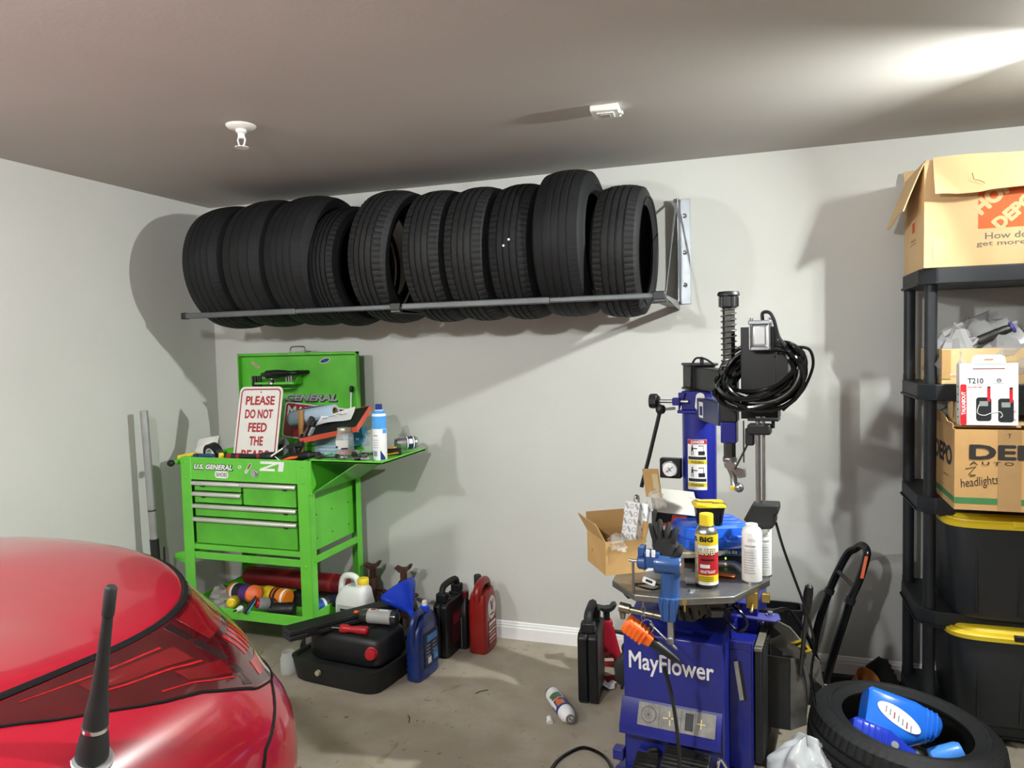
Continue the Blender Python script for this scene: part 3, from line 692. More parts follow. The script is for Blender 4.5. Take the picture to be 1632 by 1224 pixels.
b = B(); b.lathe([(.023, 1.14), (.025, 1.145), (.025, 1.155), (.02, 1.16)], 16, (SX, SY, 0)); b.prism([(-.02, 1.14), (.02, 1.142), (.03, 1.125), (.052, 1.12), (.055, 1.09), (.03, 1.085), (.012, 1.11), (-.015, 1.12)], SY-.015, SY+.015, Matrix(((1, 0, 0, SX), (0, 0, 1, 0), (0, 1, 0, 0), (0, 0, 0, 1))))
b.tube(bez([(SX+.0, SY, 1.12), (SX+.012, SY, 1.09), (SX+.016, SY-.005, 1.06), (SX+.03, SY-.01, 1.05)], 6), [.012]*18+[.016], 10)
b.lathe([(.001, -.018), (.014, -.012), (.018, 0), (.014, .012), (.001, .018)], 12, M=TR(SX+.032, SY-.01, 1.052, ry=.8))
hd = part('mount_head', b, m_steel, T, bevel=.002)
part('head_insert', B().box((SX+.012, SY-.016, 1.052), (.014, .014, .014)), m_yel, hd, bevel=.002)
# helper arm: plate, air cylinder, rod, roller block
HX, HY = .452, .16
b = B(); b.lo((HX-.065, HY-.005, 1.30), (HX+.055, HY+.0, 1.615)); b.lo((HX+.05, HY-.005, 1.30), (HX+.055, HY+.1, 1.50)); b.lo((HX-.065, HY-.005, 1.30), (HX-.06, HY+.06, 1.615))
part('helper_plate', b, m_blk, T)
b = B(); b.lo((HX+.05, HY-.03, 1.40), (HX+.09, HY+.05, 1.52)); part('helper_bracket', b, m_blk, T, bevel=.003)
b = B(); b.lo((HX-.026, HY+.002-.05, 1.545), (HX+.03, HY+.004, 1.625)); cy = part('air_cylinder', b, mat('cast aluminium', 'c4c5c6', .35, .6, var=.08), T, bevel=.012, seg=3)
b = B(); b.lo((HX-.034, HY-.056, 1.622), (HX+.038, HY+.01, 1.636)); b.lo((HX-.03, HY-.052, 1.535), (HX+.034, HY+.006, 1.548)); part('cylinder_cap', b, m_galv, cy, bevel=.003)
b = B()
for x in (HX-.028, HX+.032):
    for y in (HY-.05, HY+.004): b.cyl((x, y, 1.54), (x, y, 1.645), .004, n=8)
part('tie_rod', b, m_steel, cy)
b = B(); b.tube(bez([(HX+.01, HY-.03, 1.636), (HX+.01, HY-.03, 1.66), (HX+.03, HY-.03, 1.662), (HX+.045, HY-.03, 1.64), (HX+.06, HY-.02, 1.58), (HX+.09, HY-.03, 1.54)], 5), .006, 8); part('air_hose', b, m_blk, T)
for x, r in ((HX-.008, .0085), (HX+.010, .0055)): part('helper_rod', B().cyl((x, HY-.02, 1.0), (x, HY-.02, 1.31), r, n=16), m_steel, T)
b = B(); b.lo((HX-.04, HY-.05, 1.25), (HX+.035, HY+.01, 1.285)); b.lo((HX-.05, HY-.03, 1.21), (HX-.02, HY+.0, 1.27)); part('rod_clamp', b, m_blkm, T, bevel=.006)
b = B(); b.lo((HX-.04, HY-.04, 1.296), (HX+.06, HY+.03, 1.306)); b.cyl((HX+.04, HY-.01, 1.27), (HX+.04, HY-.01, 1.30), .006, n=8); part('foot_plate', b, m_blk, T, bevel=.003)
b = B(); b.cyl((HX-.055, HY-.02, 1.295), (HX-.055, HY-.02, 1.15), .0025, n=6); b.tube(bez([(HX-.03, HY-.01, 1.24), (HX-.06, HY+.01, 1.18), (HX-.09, HY+.01, 1.12)], 5), .004, 6); part('guide_wire', b, m_dsteel, T)
b = B(); b.prism([(-.053, .957), (-.025, 1.013), (.06, 1.017), (.06, .987), (.05, .983), (.05, .952), (.04, .936), (-.005, .928)], HY-.06, HY+.02, Matrix(((1, 0, 0, HX+.0), (0, 0, 1, 0), (0, 1, 0, 0), (0, 0, 0, 1))))
part('roller_block', b, m_blkm, T, bevel=.006)
# coiled air hose hung on the helper arm
cc = Vector((HX+.004, HY-.075, 1.455))
CO = thing('air_hose_coil', 'thick bundle of glossy black hose hung on the blue machine arm', 'hose', MM @ cc, MR)
rnd = random.Random(4)
for k in range(15):
    a = .148+rnd.uniform(-.032, .016); c_ = rnd.uniform(.045, .112); tl = .60+rnd.uniform(-.12, .12); ox, oz, oy = rnd.uniform(-.012, .012), rnd.uniform(-.012, .012), rnd.uniform(-.022, .018)
    pts = []
    for i in range(40):
        w = 2*PI*i/40; x = a*math.cos(w); z = c_*math.sin(w)*(1.12 if math.sin(w) < 0 else .92)
        bun = max(0, math.cos(w-.35))**3   # strands gather where the bundle is tied
        x2 = x*math.cos(tl)-z*math.sin(tl); z2 = x*math.sin(tl)+z*math.cos(tl)
        sb = max(0, min(1, (math.sin(w)-.05)/.45)); sb = sb*sb*(3-2*sb)
        pts.append((x2+ox*(1-bun), oy*(1-.4*bun)-.012*math.sin(w*2+k)-.02*bun+.105*sb, z2+oz*(1-bun)-.02*math.cos(w)))
    b = B(); b.tube(pts, .0076, 8, closed=True); part('hose_loop', b, m_blkg, CO)
b = B(); b.tube(bez([(.12, -.02, .09), (.155, -.01, .08), (.165, .0, .03), (.14, .01, -.04), (.11, .02, -.08), (.07, .03, -.12)], 8), .005, 8); b.tube(bez([(.10, 0, .02), (.135, 0, .0), (.125, .01, -.05), (.08, .02, -.11)], 8), .005, 8); part('hose_end', b, m_blkg, CO)
part('hanging_cable', B().tube(bez([(.50, .14, .95), (.525, .14, .86), (.56, .15, .755), (.596, .17, .64), (.618, .2, .52), (.605, .27, .38), (.62, .33, .2), (.62, .36, .008)], 8), .0045, 8), m_blkg, T)
# gauge box beside the column
b = B(); b.lo((.025, .46, 1.02), (.11, .50, 1.10)); gb = part('gauge_box', b, m_blk, T, bevel=.004)
part('dial', B().lathe([(.030, 0), (.033, .004), (.033, .009), (.029, .010), (.001, .010)], 28, M=TR(.068, .46, 1.058, rx=PI/2)), m_chrome, gb)
part('dial_face', B().lathe([(.028, .0102), (.001, .0106)], 28, M=TR(.068, .46, 1.058, rx=PI/2), cap=False), m_white_p, gb)
b = B(); b.box((0, 0, .012), (.036, .002, .001), TR(.068, .46, 1.058, rx=PI/2) @ Matrix.Rotation(.7, 4, 'Z')); b.box((0, 0, .012), (.02, .003, .001), TR(.068, .46, 1.058, rx=PI/2) @ Matrix.Rotation(-.9, 4, 'Z'))
part('needle', b, m_black_p, gb)
# warning label wrapped on the column
CM = Matrix.Translation((.178, .5, 0)); R0 = .0665
s = arc(R0, .985, 1.185, -.55, .62, m_white_p, T, 'warning_label', M=CM)
arc(R0, 1.166, 1.184, -.54, .61, m_red, s, 'band', lift=.0007)
text('DANGER', .052, .012, m_white_p, s, Matrix.Rotation(.035+.04, 4, 'Z') @ Matrix.Translation((0, 0, 1.175)), wrap=R0, lift=.0012, bold=.02)
for zz in (1.087, .997): arc(R0, zz, zz+.016, -.54, .61, m_yel, s, 'band', lift=.0007)
text('WARNING', .05, .011, m_black_p, s, Matrix.Rotation(.05, 4, 'Z') @ Matrix.Translation((0, 0, 1.095)), wrap=R0, lift=.0012, bold=.01)
text('WARNING', .05, .011, m_black_p, s, Matrix.Rotation(.05, 4, 'Z') @ Matrix.Translation((0, 0, 1.005)), wrap=R0, lift=.0012, bold=.01)
for zz in (1.105, 1.018):
    arc(R0, zz, zz+.012, -.50, .58, m_black_p, s, 'text_block', lift=.0007)
    arc(R0, zz+.018, zz+.034, .12, .50, m_black_p, s, 'machine_pictogram', lift=.0007); arc(R0, zz+.034, zz+.056, .40, .43, m_black_p, s, 'machine_pictogram', lift=.0007); arc(R0, zz+.053, zz+.056, .12, .43, m_black_p, s, 'machine_pictogram', lift=.0007)
    arc(R0, zz+.017, zz+.038, -.31, -.27, m_black_p, s, 'figure_pictogram', lift=.0007); arc(R0, zz+.017, zz+.036, -.21, -.17, m_black_p, s, 'figure_pictogram', lift=.0007)
    arc(R0, zz+.034, zz+.050, -.30, -.18, m_black_p, s, 'figure_pictogram', lift=.0007); arc(R0, zz+.051, zz+.058, -.28, -.20, m_black_p, s, 'figure_pictogram', lift=.0007); arc(R0, zz+.042, zz+.046, -.18, .06, m_black_p, s, 'figure_pictogram', lift=.0007)
# work table: octagonal steel plate on the turntable
TOP = .765
m_table = mat('worn steel plate', '8a8985', .34, .8, var=.28, scale=9, bump=.08)
b = B(); b.prism([(.105, -.215), (.252, -.20), (.40, -.12), (.485, .09), (.47, .24), (.38, .36), (.14, .38), (.01, .28), (-.03, .12), (-.004, -.105)], TOP-.022, TOP)
part('turntable_plate', b, m_table, T, bevel=.003)
b = B(); b.lathe([(.07, .62), (.07, .70), (.12, .72), (.12, TOP-.02)], 24, (.23, .10, 0)); part('turntable_hub', b, m_dsteel, T)
for w in (.6, 2.2, 3.75, 5.2):
    b = B(); Mw = Matrix.Translation((.23, .10, 0)) @ Matrix.Rotation(w, 4, 'Z'); b.lo((.06, -.028, TOP-.05), (.24, .028, TOP-.022), Mw); b.prism([(.20, TOP-.05), (.26, TOP-.05), (.25, TOP-.075), (.21, TOP-.075)], -.02, .02, Mw @ Matrix(((1, 0, 0, 0), (0, 0, 1, 0), (0, 1, 0, 0), (0, 0, 0, 1))))
    part('clamp_slide', b, m_dsteel, T, bevel=.003)
b = B(); b.cyl((.06, -.15, TOP-.075), (.20, -.155, TOP-.085), .011, n=12); b.cyl((.035, -.15, TOP-.07), (.07, -.15, TOP-.075), .016, n=12); b.lathe([(.008, 0), (.012, .02)], 8, (.045, -.15, TOP-.11)); part('clamp_cylinder', b, mat('dull brass steel', '8f8a78', .35, .85, var=.2), T)
b = B(); b.prism([(.0, TOP-.02), (.20, TOP-.02), (.05, TOP-.14), (.0, TOP-.14)], -.02, -.005, Matrix(((1, 0, 0, .20), (0, 0, 1, 0), (0, 1, 0, 0), (0, 0, 0, 1)))); part('gusset_plate', b, m_dsteel, T, bevel=.002)
b = B(); b.cyl((.145, -.18, TOP-.10), (.235, -.20, TOP-.165), .005, n=8); b.lo((.205, -.20, TOP-.15), (.225, -.18, TOP-.075)); b.lathe([(.012, -.007), (.012, .007)], 12, M=TR(.215, -.2, TOP-.14, rx=PI/2)); part('clamp_linkage', b, m_steel, T, bevel=.002)
b = B(); b.lo((.42, .0, TOP-.075), (.455, .05, TOP-.022)); b.cyl((.44, .0, TOP-.06), (.44, -.03, TOP-.075), .006, n=8); b.lo((.465, .03, TOP-.06), (.49, .05, TOP-.03)); part('air_valve', b, mat('brass', 'b69d5b', .35, .85, var=.15), T, bevel=.003)
b = B(); n = 60; b.tube([(.20+.2*i/n, -.02+.05*i/n+.018*math.cos(i*.72), TOP-.115+.05*(i/n)**2+.022*math.sin(i*.72)) for i in range(n+1)], .004, 6); b.tube(bez([(.33, .0, .66), (.39, -.04, .70), (.43, -.05, .66), (.40, -.03, .62), (.35, -.02, .66), (.31, 0, .72)], 7), .005, 7); part('coiled_air_line', b, m_blkg, T)
# ---------------------------------------------------------------- bead breaker arm, handle loop
# (arm and blade belong to the machine)
b = B(); b.prism([(.346, .28), (.48, .28), (.50, .31), (.49, .36), (.346, .42)], .548, .556); part('breaker_bracket', b, mat('faded blue enamel', '4d4d9a', .5, var=.15), T, bevel=.003)
part('bolt', B().lathe([(.016, 0), (.016, .006), (.01, .007), (.01, .014), (.001, .015)], 12, (.462, .33, .556)), m_chrome, T)
m_arm = mat('scuffed grey steel', '5f5d58', .5, .4, var=.35, scale=14)
b = B(); P_ = [(.44, .36, .545), (.53, .33, .52), (.63, .30, .42), (.645, .30, .33), (.60, .30, .36), (.585, .30, .40), (.43, .34, .455)]
b.add(P_+[(x, y+.012, z) for x, y, z in P_], [tuple(range(7)), tuple(range(13, 6, -1))]+[(i, 7+i, 7+(i+1) % 7, (i+1) % 7) for i in range(7)])
am = part('breaker_arm', b, m_arm, T, bevel=.002)
b = B(); b.add([(.455, .335, .520), (.46, .335, .47), (.525, .33, .475)], [(0, 1, 2)]); b.add([(.455, .338, .520), (.46, .338, .47), (.525, .333, .475)], [(0, 2, 1)]); part('arm_opening', b, m_blk, am)
s = part('warning_sticker', B().prism([(-.04, 0), (0, .03), (.04, 0), (0, -.03)], .0003, .0009, frame((.568, .3135, .462), (1, -.25, -.12), (.05, -.1, 1))), m_yel, am)
part('sticker_print', B().prism([(-.026, 0), (0, .019), (.026, 0), (0, -.019)], .0009, .0013, frame((.568, .3132, .462), (1, -.25, -.12), (.05, -.1, 1))), m_black_p, s)
part('sticker_symbol', B().prism([(-.012, -.004), (0, .011), (.012, -.004)], .0013, .0016, frame((.568, .3130, .462), (1, -.25, -.12), (.05, -.1, 1))), m_yel, s)
b = B(); rows = []
for k in range(9):
    t_ = k/8; z = .425-.265*t_
    rows.append([(.452+(.006 if k == 8 else 0), .285, z), (.49, .283, z), (.532, .287, z)])
b.sheet(rows, .006); part('breaker_blade', b, m_blkm, T)
b = B(); b.sheet([[(.532, .287, .424-.265*k/8), (.555+.028*math.sin(PI*min(1, k/5)*.5), .31, .42-.24*k/8), (.56+.03*math.sin(PI*(k+1)/10), .36, .41-.22*k/8)] for k in range(9)], .006)
bl = part('blade_wing', b, m_arm, T)
b = B()
for z in (.372, .215): b.lathe([(.008, 0), (.008, .002), (.001, .0022)], 12, M=frame((.502, .2825, z), (1, 0, 0), (0, 0, 1)))
part('blade_hole', b, m_steel, bl)
b = B(); b.cyl((.566, .30, .36), (.588, .30, .60), .0075, n=10); lv = part('breaker_lever', b, m_dsteel, T)
part('lever_grip', B().tube([(.586, .30, .585), (.590, .30, .63), (.594, .30, .665), (.597, .30, .69), (.598, .30, .695)], [.012, .0165, .0165, .014, .008], 14), m_blk, lv)
part('grip_cap', B().cyl((.598, .30, .695), (.5985, .30, .70), .008, n=12), m_chrome, lv)
b = B(); b.lo((.43, .33, .20), (.56, .62, .26)); b.cyl((.44, .34, .24), (.56, .34, .26), .02, n=12); b.lo((.50, .30, .38), (.56, .40, .42)); part('breaker_cylinder', b, m_blk, T, bevel=.004)
b = B(); b.tube(bez([(.346, .40, .60), (.40, .36, .565), (.46, .36, .56), (.52, .42, .55), (.58, .46, .45), (.62, .5, .33)], 7), .008, 8); part('air_hose', b, m_blkg, T)
Hn = thing('hand_truck', 'black tubular handle loop with cross bar and orange sticker by the wall', 'hand truck', (3.40, -.16, 0))
o = Vector((3.40, -.16, 0))
def rel(p): return tuple(Vector(p)-o)
path = bez([rel(p) for p in ((3.392, -.31, .06), (3.43, -.31, .22), (3.478, -.30, .385), (3.498, -.30, .463), (3.53, -.29, .54), (3.560, -.27, .63), (3.566, -.24, .665), (3.553, -.20, .672), (3.53, -.165, .645), (3.50, -.145, .612), (3.452, -.14, .505), (3.421, -.14, .417), (3.379, -.14, .270), (3.352, -.14, .10))], 8)
part('handle_tube', B().tube(path, .0165, 14), m_blkg, Hn)
part('cross_bar', B().tube([rel((3.515, -.295, .515)), rel((3.462, -.145, .535))], .009, 10), m_dsteel, Hn)
for a, c in (((3.492, -.30, .445), (3.501, -.30, .47)), ((3.425, -.14, .43), (3.432, -.14, .45))): part('collar', B().cyl(rel(a), rel(c), .021, n=16), m_blk, Hn)
b = B(); A_ = Vector(rel((3.545, -.3, .58))); b.sheet([[A_+Vector((-.012, -.0105, -.02)), A_+Vector((0, -.0145, -.02))], [A_+Vector((.006, -.008, .075)), A_+Vector((.018, -.012, .075))]], .001)
part('sticker', b, mat('orange print', 'd96a3c', .5), Hn)
b = B(); b.lo(rel((3.30, -.33, .03)), rel((3.43, -.11, .05))); b.lo(rel((3.32, -.12, .0)), rel((3.60, -.085, .045))); b.lo(rel((3.34, -.325, .05)), rel((3.41, -.295, .10))); part('base_frame', b, m_blkm, Hn, bevel=.004)
for y in (-.33, -.12): part('wheel', B().lathe([(.015, -.012), (.03, -.012), (.03, .012), (.015, .012)], 16, M=TR(*rel((3.33, y, .03)), rx=PI/2)), m_blk, Hn)
part('bolt', B().lathe([(.014, 0), (.014, .01), (.008, .016), (.001, .017)], 14, M=TR(*rel((3.396, -.327, .085)), rx=PI/2)), m_chrome, Hn)
t = thing('plastic_tub', 'black plastic tub standing by the wall behind the machine', 'tub', (3.19, -.13, 0))
b = B(); b.loft([(0, 0, 0, .10, .045, 6), (.30, 0, 0, .125, .055, 6), (.345, 0, 0, .13, .06, 6), (.352, 0, 0, .13, .06, 6), (.352, 0, 0, .118, .05, 6), (.10, 0, 0, .10, .04, 6)], 32); part('shell', b, m_blk, t)
part('emboss', B().lathe([(.02, 0), (.02, .004), (.014, .004)], 20, M=TR(.03, -.054, .30, rx=PI/2)), m_blkm, t)
t = thing('paper_bowl', 'brown paper cup lying at the foot of the wall behind the floor tire', 'bowl', (3.55, -.21, .055), rot=(.5, .6, 0))
b = B(); b.lathe([(.03, -.05), (.055, .05), (.058, .055), (.052, .05), (.028, -.045)], 24); part('cup', b, mat('brown paper', '9c5f2e', .7, var=.15), t)
t = thing('corrugated_mat', 'dark corrugated rubber piece leaning on the baseboard', 'mat', (3.64, -.10, 0), rot=(.25, 0, 0))
b = B(); pl = [(-.10, 0), (.085, 0)]
for k in range(12): pl += [(.085-.006*k+.008*(k % 2), .012+.0135*k)]
pl += [(.0, .165), (-.012, .172), (-.06, .12)]
b.prism([(x, y) for x, y in pl], -.01, .0, Matrix(((1, 0, 0, 0), (0, 0, 1, 0), (0, 1, 0, 0), (0, 0, 0, 1)))); part('sheet', b, m_blkm, t)

# ---------------------------------------------------------------- floor cluster between cart and machine
PN = thing('drain_pan', 'wide low black drain pan on the floor in front of the tool cart', 'drain pan', (1.27, -.575, 0), -.115)
b = B(); b.loft([(0, 0, 0, .235, .195, 7), (.01, 0, 0, .245, .205, 7), (.10, 0, 0, .258, .218, 7), (.114, 0, 0, .262, .222, 7), (.114, 0, 0, .245, .205, 7), (.10, 0, 0, .235, .195, 7)], 48); part('body', b, m_blkm, PN)
part('drain_knob', B().lathe([(.001, .022), (.012, .020), (.014, .006), (.009, .004), (.009, -.004)], 16, M=TR(-.06, -.214, .072, rx=PI/2)), mat('tan knob', 'a79f86', .6), PN)
part('cord', B().tube([(-.05, -.219, .082), (-.03, -.222, .092), (-.02, -.222, .10)], .002, 5), m_dsteel, PN)
DC = thing('drain_container', 'closed black fluid container with red cap stacked on the drain pan', 'container', (1.30, -.62, .115), -.10)
b = B(); b.loft([(0, 0, 0, .20, .125, 6), (.012, 0, 0, .208, .133, 6), (.10, 0, 0, .205, .13, 6), (.122, 0, 0, .195, .12, 6), (.13, 0, 0, .18, .105, 6)], 44); part('body', b, m_blk, DC)
cp = part('cap', B().lathe([(.001, .03), (.022, .029), (.026, .024), (.026, .008), (.03, .006), (.03, 0)], 12, M=frame((.165, -.122, .068), (1, .35, 0), (0, 0, 1))), mat('red cap', 'b0202a', .4, var=.1), DC, smooth=20)
b = B()
for x in (-.10, .02): b.lo((x, -.09, .128), (x+.07, .09, .134))
part('rib', b, m_blk, DC, bevel=.002)
LC = thing('torque_wrench_case', 'long narrow black plastic case lying across the drain container', 'case', (1.225, -.635, .248), math.radians(57))
b = B(); b.lo((-.28, -.047, 0), (.28, .047, .024)); lc = part('base', b, m_blkm, LC, bevel=.006)
b = B(); b.lo((-.28, -.047, .026), (.28, .047, .05)); part('lid', b, m_blkm, LC, bevel=.006)
for x in (-.17, .12): part('latch', B().box((x, -.048, .024), (.05, .006, .022)), m_blk, LC, bevel=.002)
t = thing('drink_bottle', 'clear bottle with grey label and orange cap lying on the black container', 'bottle', (1.38, -.585, .284), rot=(0, PI/2, .06))
part('bottle', B().lathe([(.02, .118), (.033, .112), (.034, .09), (.034, -.045), (.030, -.068), (.018, -.085), (.017, -.092)], 24), mat('smoky clear plastic', '4a4a46', .12, var=.1, trans=.4), t)
part('cap', B().lathe([(.019, -.09), (.0195, -.112), (.001, -.113)], 20), m_org, t)
s = part('label', B().lathe([(.0346, -.035), (.0346, .085)], 28, cap=False), mat('grey label', 'a9a9a6', .5), t)
for a0, z0, z1, a1 in ((-2.4, -.03, .07, -2.0),): pass
M_ = Matrix.Rotation(-PI/2, 4, 'Z')
arc(.0346, -.03, .01, -.5, .4, m_white_p, s, 'print', M=M_); arc(.0346, .02, .07, -.3, .35, m_white_p, s, 'print', M=M_); arc(.0346, .03, .06, -.62, -.36, m_black_p, s, 'print', M=M_, lift=.0006); arc(.0346, -.022, .004, -.1, .3, m_red, s, 'print', M=M_, lift=.0007)
t = thing('screwdriver', 'screwdriver with fat red handle lying on the front edge of the black container', 'screwdriver', (1.335, -.715, .265), rot=(0, PI/2, .06))
part('handle', B().lathe([(.012, -.07), (.02, -.064), (.021, -.04), (.015, -.02), (.015, .0), (.019, .03), (.020, .066), (.015, .073), (.001, .074)], 10), mat('red handle', 'b41f2b', .35, var=.1), t, smooth=60)
part('shaft', B().cyl((0, 0, -.07), (0, 0, -.15), .004, n=8), m_steel, t)
FU = thing('funnel', 'bright blue plastic funnel tipped over behind the lying bottle', 'funnel', (1.49, -.50, .345))
q = Vector((0, 0, 1)).rotation_difference(Vector((-.55, .15, .70)).normalized()).to_matrix().to_4x4()
m_fun = mat('blue funnel plastic', '1f46d8', .3, var=.06, coat=.2)
part('cone', B().lathe([(.012, -.13), (.016, -.06), (.03, -.045), (.092, .045), (.096, .065), (.099, .067), (.093, .065), (.088, .045), (.026, -.045), (.012, -.06), (.009, -.13)], 32, M=q, cap=False), m_fun, FU)
WJ = thing('antifreeze_jug', 'white plastic jug with yellow cap and grey label at the corner of the cart', 'jug', (1.165, -.415, .115), -.12)
m_jug = mat('white jug plastic', 'e2e4e2', .4, var=.03)
b = B(); b.loft([(0, 0, 0, .088, .050, 5), (.012, 0, 0, .098, .058, 5), (.17, 0, 0, .096, .057, 5), (.19, 0, 0, .092, .054, 4.5), (.235, .01, 0, .078, .046, 4), (.25, .02, 0, .06, .036, 3.5)], 40); part('body', b, m_jug, WJ)
part('handle', B().tube(bez([(-.086, 0, .19), (-.082, 0, .24), (-.066, 0, .283), (-.03, 0, .296), (.01, 0, .288), (.03, 0, .25)], 7), .0165, 12), m_jug, WJ)
part('neck', B().lathe([(.03, .24), (.027, .262)], 20, (.055, 0, 0)), m_jug, WJ)
part('cap', B().lathe([(.028, .262), (.029, .266), (.029, .288), (.026, .292), (.001, .293)], 24, (.055, 0, 0)), m_yel, WJ)
s = decal(.15, .12, mat('pale grey label', 'b9b8b2', .5), WJ, frame((.005, -.0585, .10), (1, 0, 0), (0, 0, 1)), r=.008, lift=.002, thick=.002)
decal(.05, .012, m_black_p, s, TR(-.03, .035, 0), 'print', lift=.0026); decal(.055, .06, mat('label print', '8f8d86', .5), s, TR(.04, -.01, 0), 'print', lift=.0026); decal(.03, .012, mat('rust print', '9d6a58', .5), s, TR(.035, .04, 0), 'print', lift=.0028)
for k in range(4): decal(.055, .005, m_grey, s, TR(-.035, .01-k*.014, 0), 'print', lift=.0026)
m_rust = mat('rusty brown steel', '523427', .7, .2, var=.35, scale=30, bump=.2)
def jackstand(name, label, loc, rz, m, ms, h, bw, tilt=0):
    t = thing(name, label, 'jack stand', loc, rz)
    b = B(); w = bw/2; tw = .028
    for sx, sy in ((1, 1), (1, -1), (-1, -1), (-1, 1)):
        b.add([(sx*w, sy*w, 0), (sx*w-sx*.035, sy*w, 0), (sx*tw-sx*.012, sy*tw, h*.55), (sx*tw, sy*tw, h*.55), (sx*w, sy*w-sy*.035, 0), (sx*tw, sy*tw-sy*.012, h*.55)], [(0, 1, 2, 3), (0, 3, 5, 4)])
    part('legs', b, m, t, solid=.004)
    b = B(); b.loft([(h*.45, 0, 0, tw*1.1, tw*1.1, 6), (h*.75, 0, 0, tw, tw, 5), (h*.78, 0, 0, tw*.8, tw*.8, 4)], 20); b.box((0, 0, h*.3), (bw*.6, bw*.6, .004)); part('column', b, m, t, bevel=.002)
    b = B(); b.lo((-.014, -.016, h*.7), (.014, .016, h*.93)); part('ratchet_bar', b, ms, t, bevel=.002)
    b = B(); b.prism([(-.045, h*.955), (-.042, h*.975), (-.012, h*.95), (.018, h*.955), (.03, h), (.048, h), (.035, h*.935), (.018, h*.90), (-.018, h*.90)], -.024, .024, Matrix(((1, 0, 0, 0), (0, 0, 1, 0), (0, 1, 0, 0), (0, 0, 0, 1)))); part('saddle', b, ms, t, bevel=.002)
    b = B(); b.tube([(tw*.8, -.005, h*.62), (tw+.05, -.02, h*.60), (tw+.06, -.02, h*.595)], [.008, .011, .007], 10); part('lever', b, ms, t)
    return t
jackstand('jack_stand', 'rusty brown jack stand by the wall behind the white jug', (1.105, -.125, 0), .15, m_rust, m_rust, .40, .15)
jackstand('jack_stand', 'rusty brown jack stand by the wall above the blue funnel', (1.295, -.125, 0), .1, m_rust, m_rust, .395, .17)
rs_ = jackstand('jack_stand', 'red jack stand with black saddle beside the upright black case', (2.445, -.29, 0), .35, mat('red enamel', 'a01726', .35, var=.12, coat=.3), m_blk, .345, .17)
for sy in (-1, 1):
    ou = [(-.085, .0), (.085, .0), (.03, .24), (-.03, .24)]; inn = [(-.045, .03), (.045, .03), (.018, .13), (-.018, .13)]
    f3 = lambda p, e: (p[0], sy*(.083-.055*p[1]/.24)+e, p[1])
    b = B(); b.add([f3(p, e) for e in (0, .004) for p in ou+inn], [q for k in range(4) for q in ((k, (k+1) % 4, 4+(k+1) % 4, 4+k), (8+k, 12+k, 12+(k+1) % 4, 8+(k+1) % 4), (k, 8+k, 8+(k+1) % 4, (k+1) % 4), (4+k, 4+(k+1) % 4, 12+(k+1) % 4, 12+k))])
    part('side_panel', b, MATS['red enamel'], rs_)
BJ = thing('oil_jug', 'dark blue ribbed oil jug standing beside the drain pan', 'jug', (1.597, -.530, 0), math.radians(-6))
m_bj = mat('deep blue jug plastic', '142a66', .3, var=.08, coat=.3)
b = B(); S_ = [(0, 0, 0, .036, .090, 4.5), (.01, 0, 0, .042, .098, 4.5)]
for k in range(4): S_ += [(.03+k*.03, 0, 0, .043, .099, 4.5), (.04+k*.03, 0, 0, .040, .096, 4.5), (.05+k*.03, 0, 0, .043, .099, 4.5)]
S_ += [(.16, 0, 0, .043, .099, 4.5), (.24, 0, .004, .042, .092, 4), (.28, 0, .02, .036, .066, 3.4), (.30, 0, .03, .026, .04, 2.6)]
b.loft(S_, 40); part('body', b, m_bj, BJ)
part('handle', B().tube(bez([(0, -.085, .15), (0, -.092, .21), (0, -.082, .27), (0, -.05, .308), (0, -.005, .308)], 7), .0175, 12), m_bj, BJ)
part('cap', B().lathe([(.022, .295), (.023, .30), (.023, .325), (.017, .33), (.001, .331)], 20, (0, .03, 0)), m_fun, BJ)
part('cap_top', B().lathe([(.013, .330), (.013, .350), (.009, .354), (.001, .355)], 16, (0, .03, 0)), m_white_p, BJ)
s = decal(.125, .17, mat('navy label', '1b2b52', .5), BJ, frame((.0438, .01, .135), (0, 1, 0), (0, 0, 1)), r=.012, lift=.0012, thick=.002)
decal(.09, .032, mat('light blue label', '4f8fd0', .5), s, TR(.005, .055, 0), 'print', lift=.0018)
for k in range(4):
    for j in (0, 1): decal(.035, .007, m_grey, s, TR(-.03+j*.055, .024-k*.017, 0), 'print', lift=.0018)
decal(.03, .03, m_white_p, s, TR(-.02, -.05, 0), 'print', lift=.0018); decal(.035, .05, mat('light blue label', '4f8fd0'), s, TR(.035, -.035, 0), 'print', lift=.0018)
def uprightcase(label, loc, rz, w, d, h, hh, extra=None):
    """a moulded tool case standing on edge: shells, handle with grip, latches"""
    t = thing('tool_case', label, 'case', loc, rz)
    for s in (-1, 1):
        b = B(); c = .02; x0, x1 = (s*.0015, s*w/2)
        pl = [(-d/2+c, 0), (d/2-c, 0), (d/2, c), (d/2, h-c), (d/2-c, h), (-d/2+c, h), (-d/2, h-c), (-d/2, c)]
        b.prism(pl, min(x0, x1), max(x0, x1), XP); part('shell', b, m_blk, t, bevel=.007)
    b = B(); b.tube(bez([(0, -d*.36, h-.01), (0, -d*.36, h+hh*.6), (0, -d*.24, h+hh), (0, d*.24, h+hh), (0, d*.36, h+hh*.6), (0, d*.36, h-.01)], 6), w*.22, 8); part('handle', b, m_blkm, t)
    for y in (-d*.28, d*.28): part('latch', B().box((0, y, h+.003), (w*.75, .05, .012)), m_blk, t, bevel=.003)
    for y in (-d*.36, d*.36): part('hinge_block', B().box((0, y, h+hh*.3), (w*.7, .045, hh*.6)), m_blk, t, bevel=.006)
    return t
t = uprightcase('black tool case with dark red label standing behind the blue oil jug', (1.615, -.235, 0), -.06, .075, .23, .285, .075)
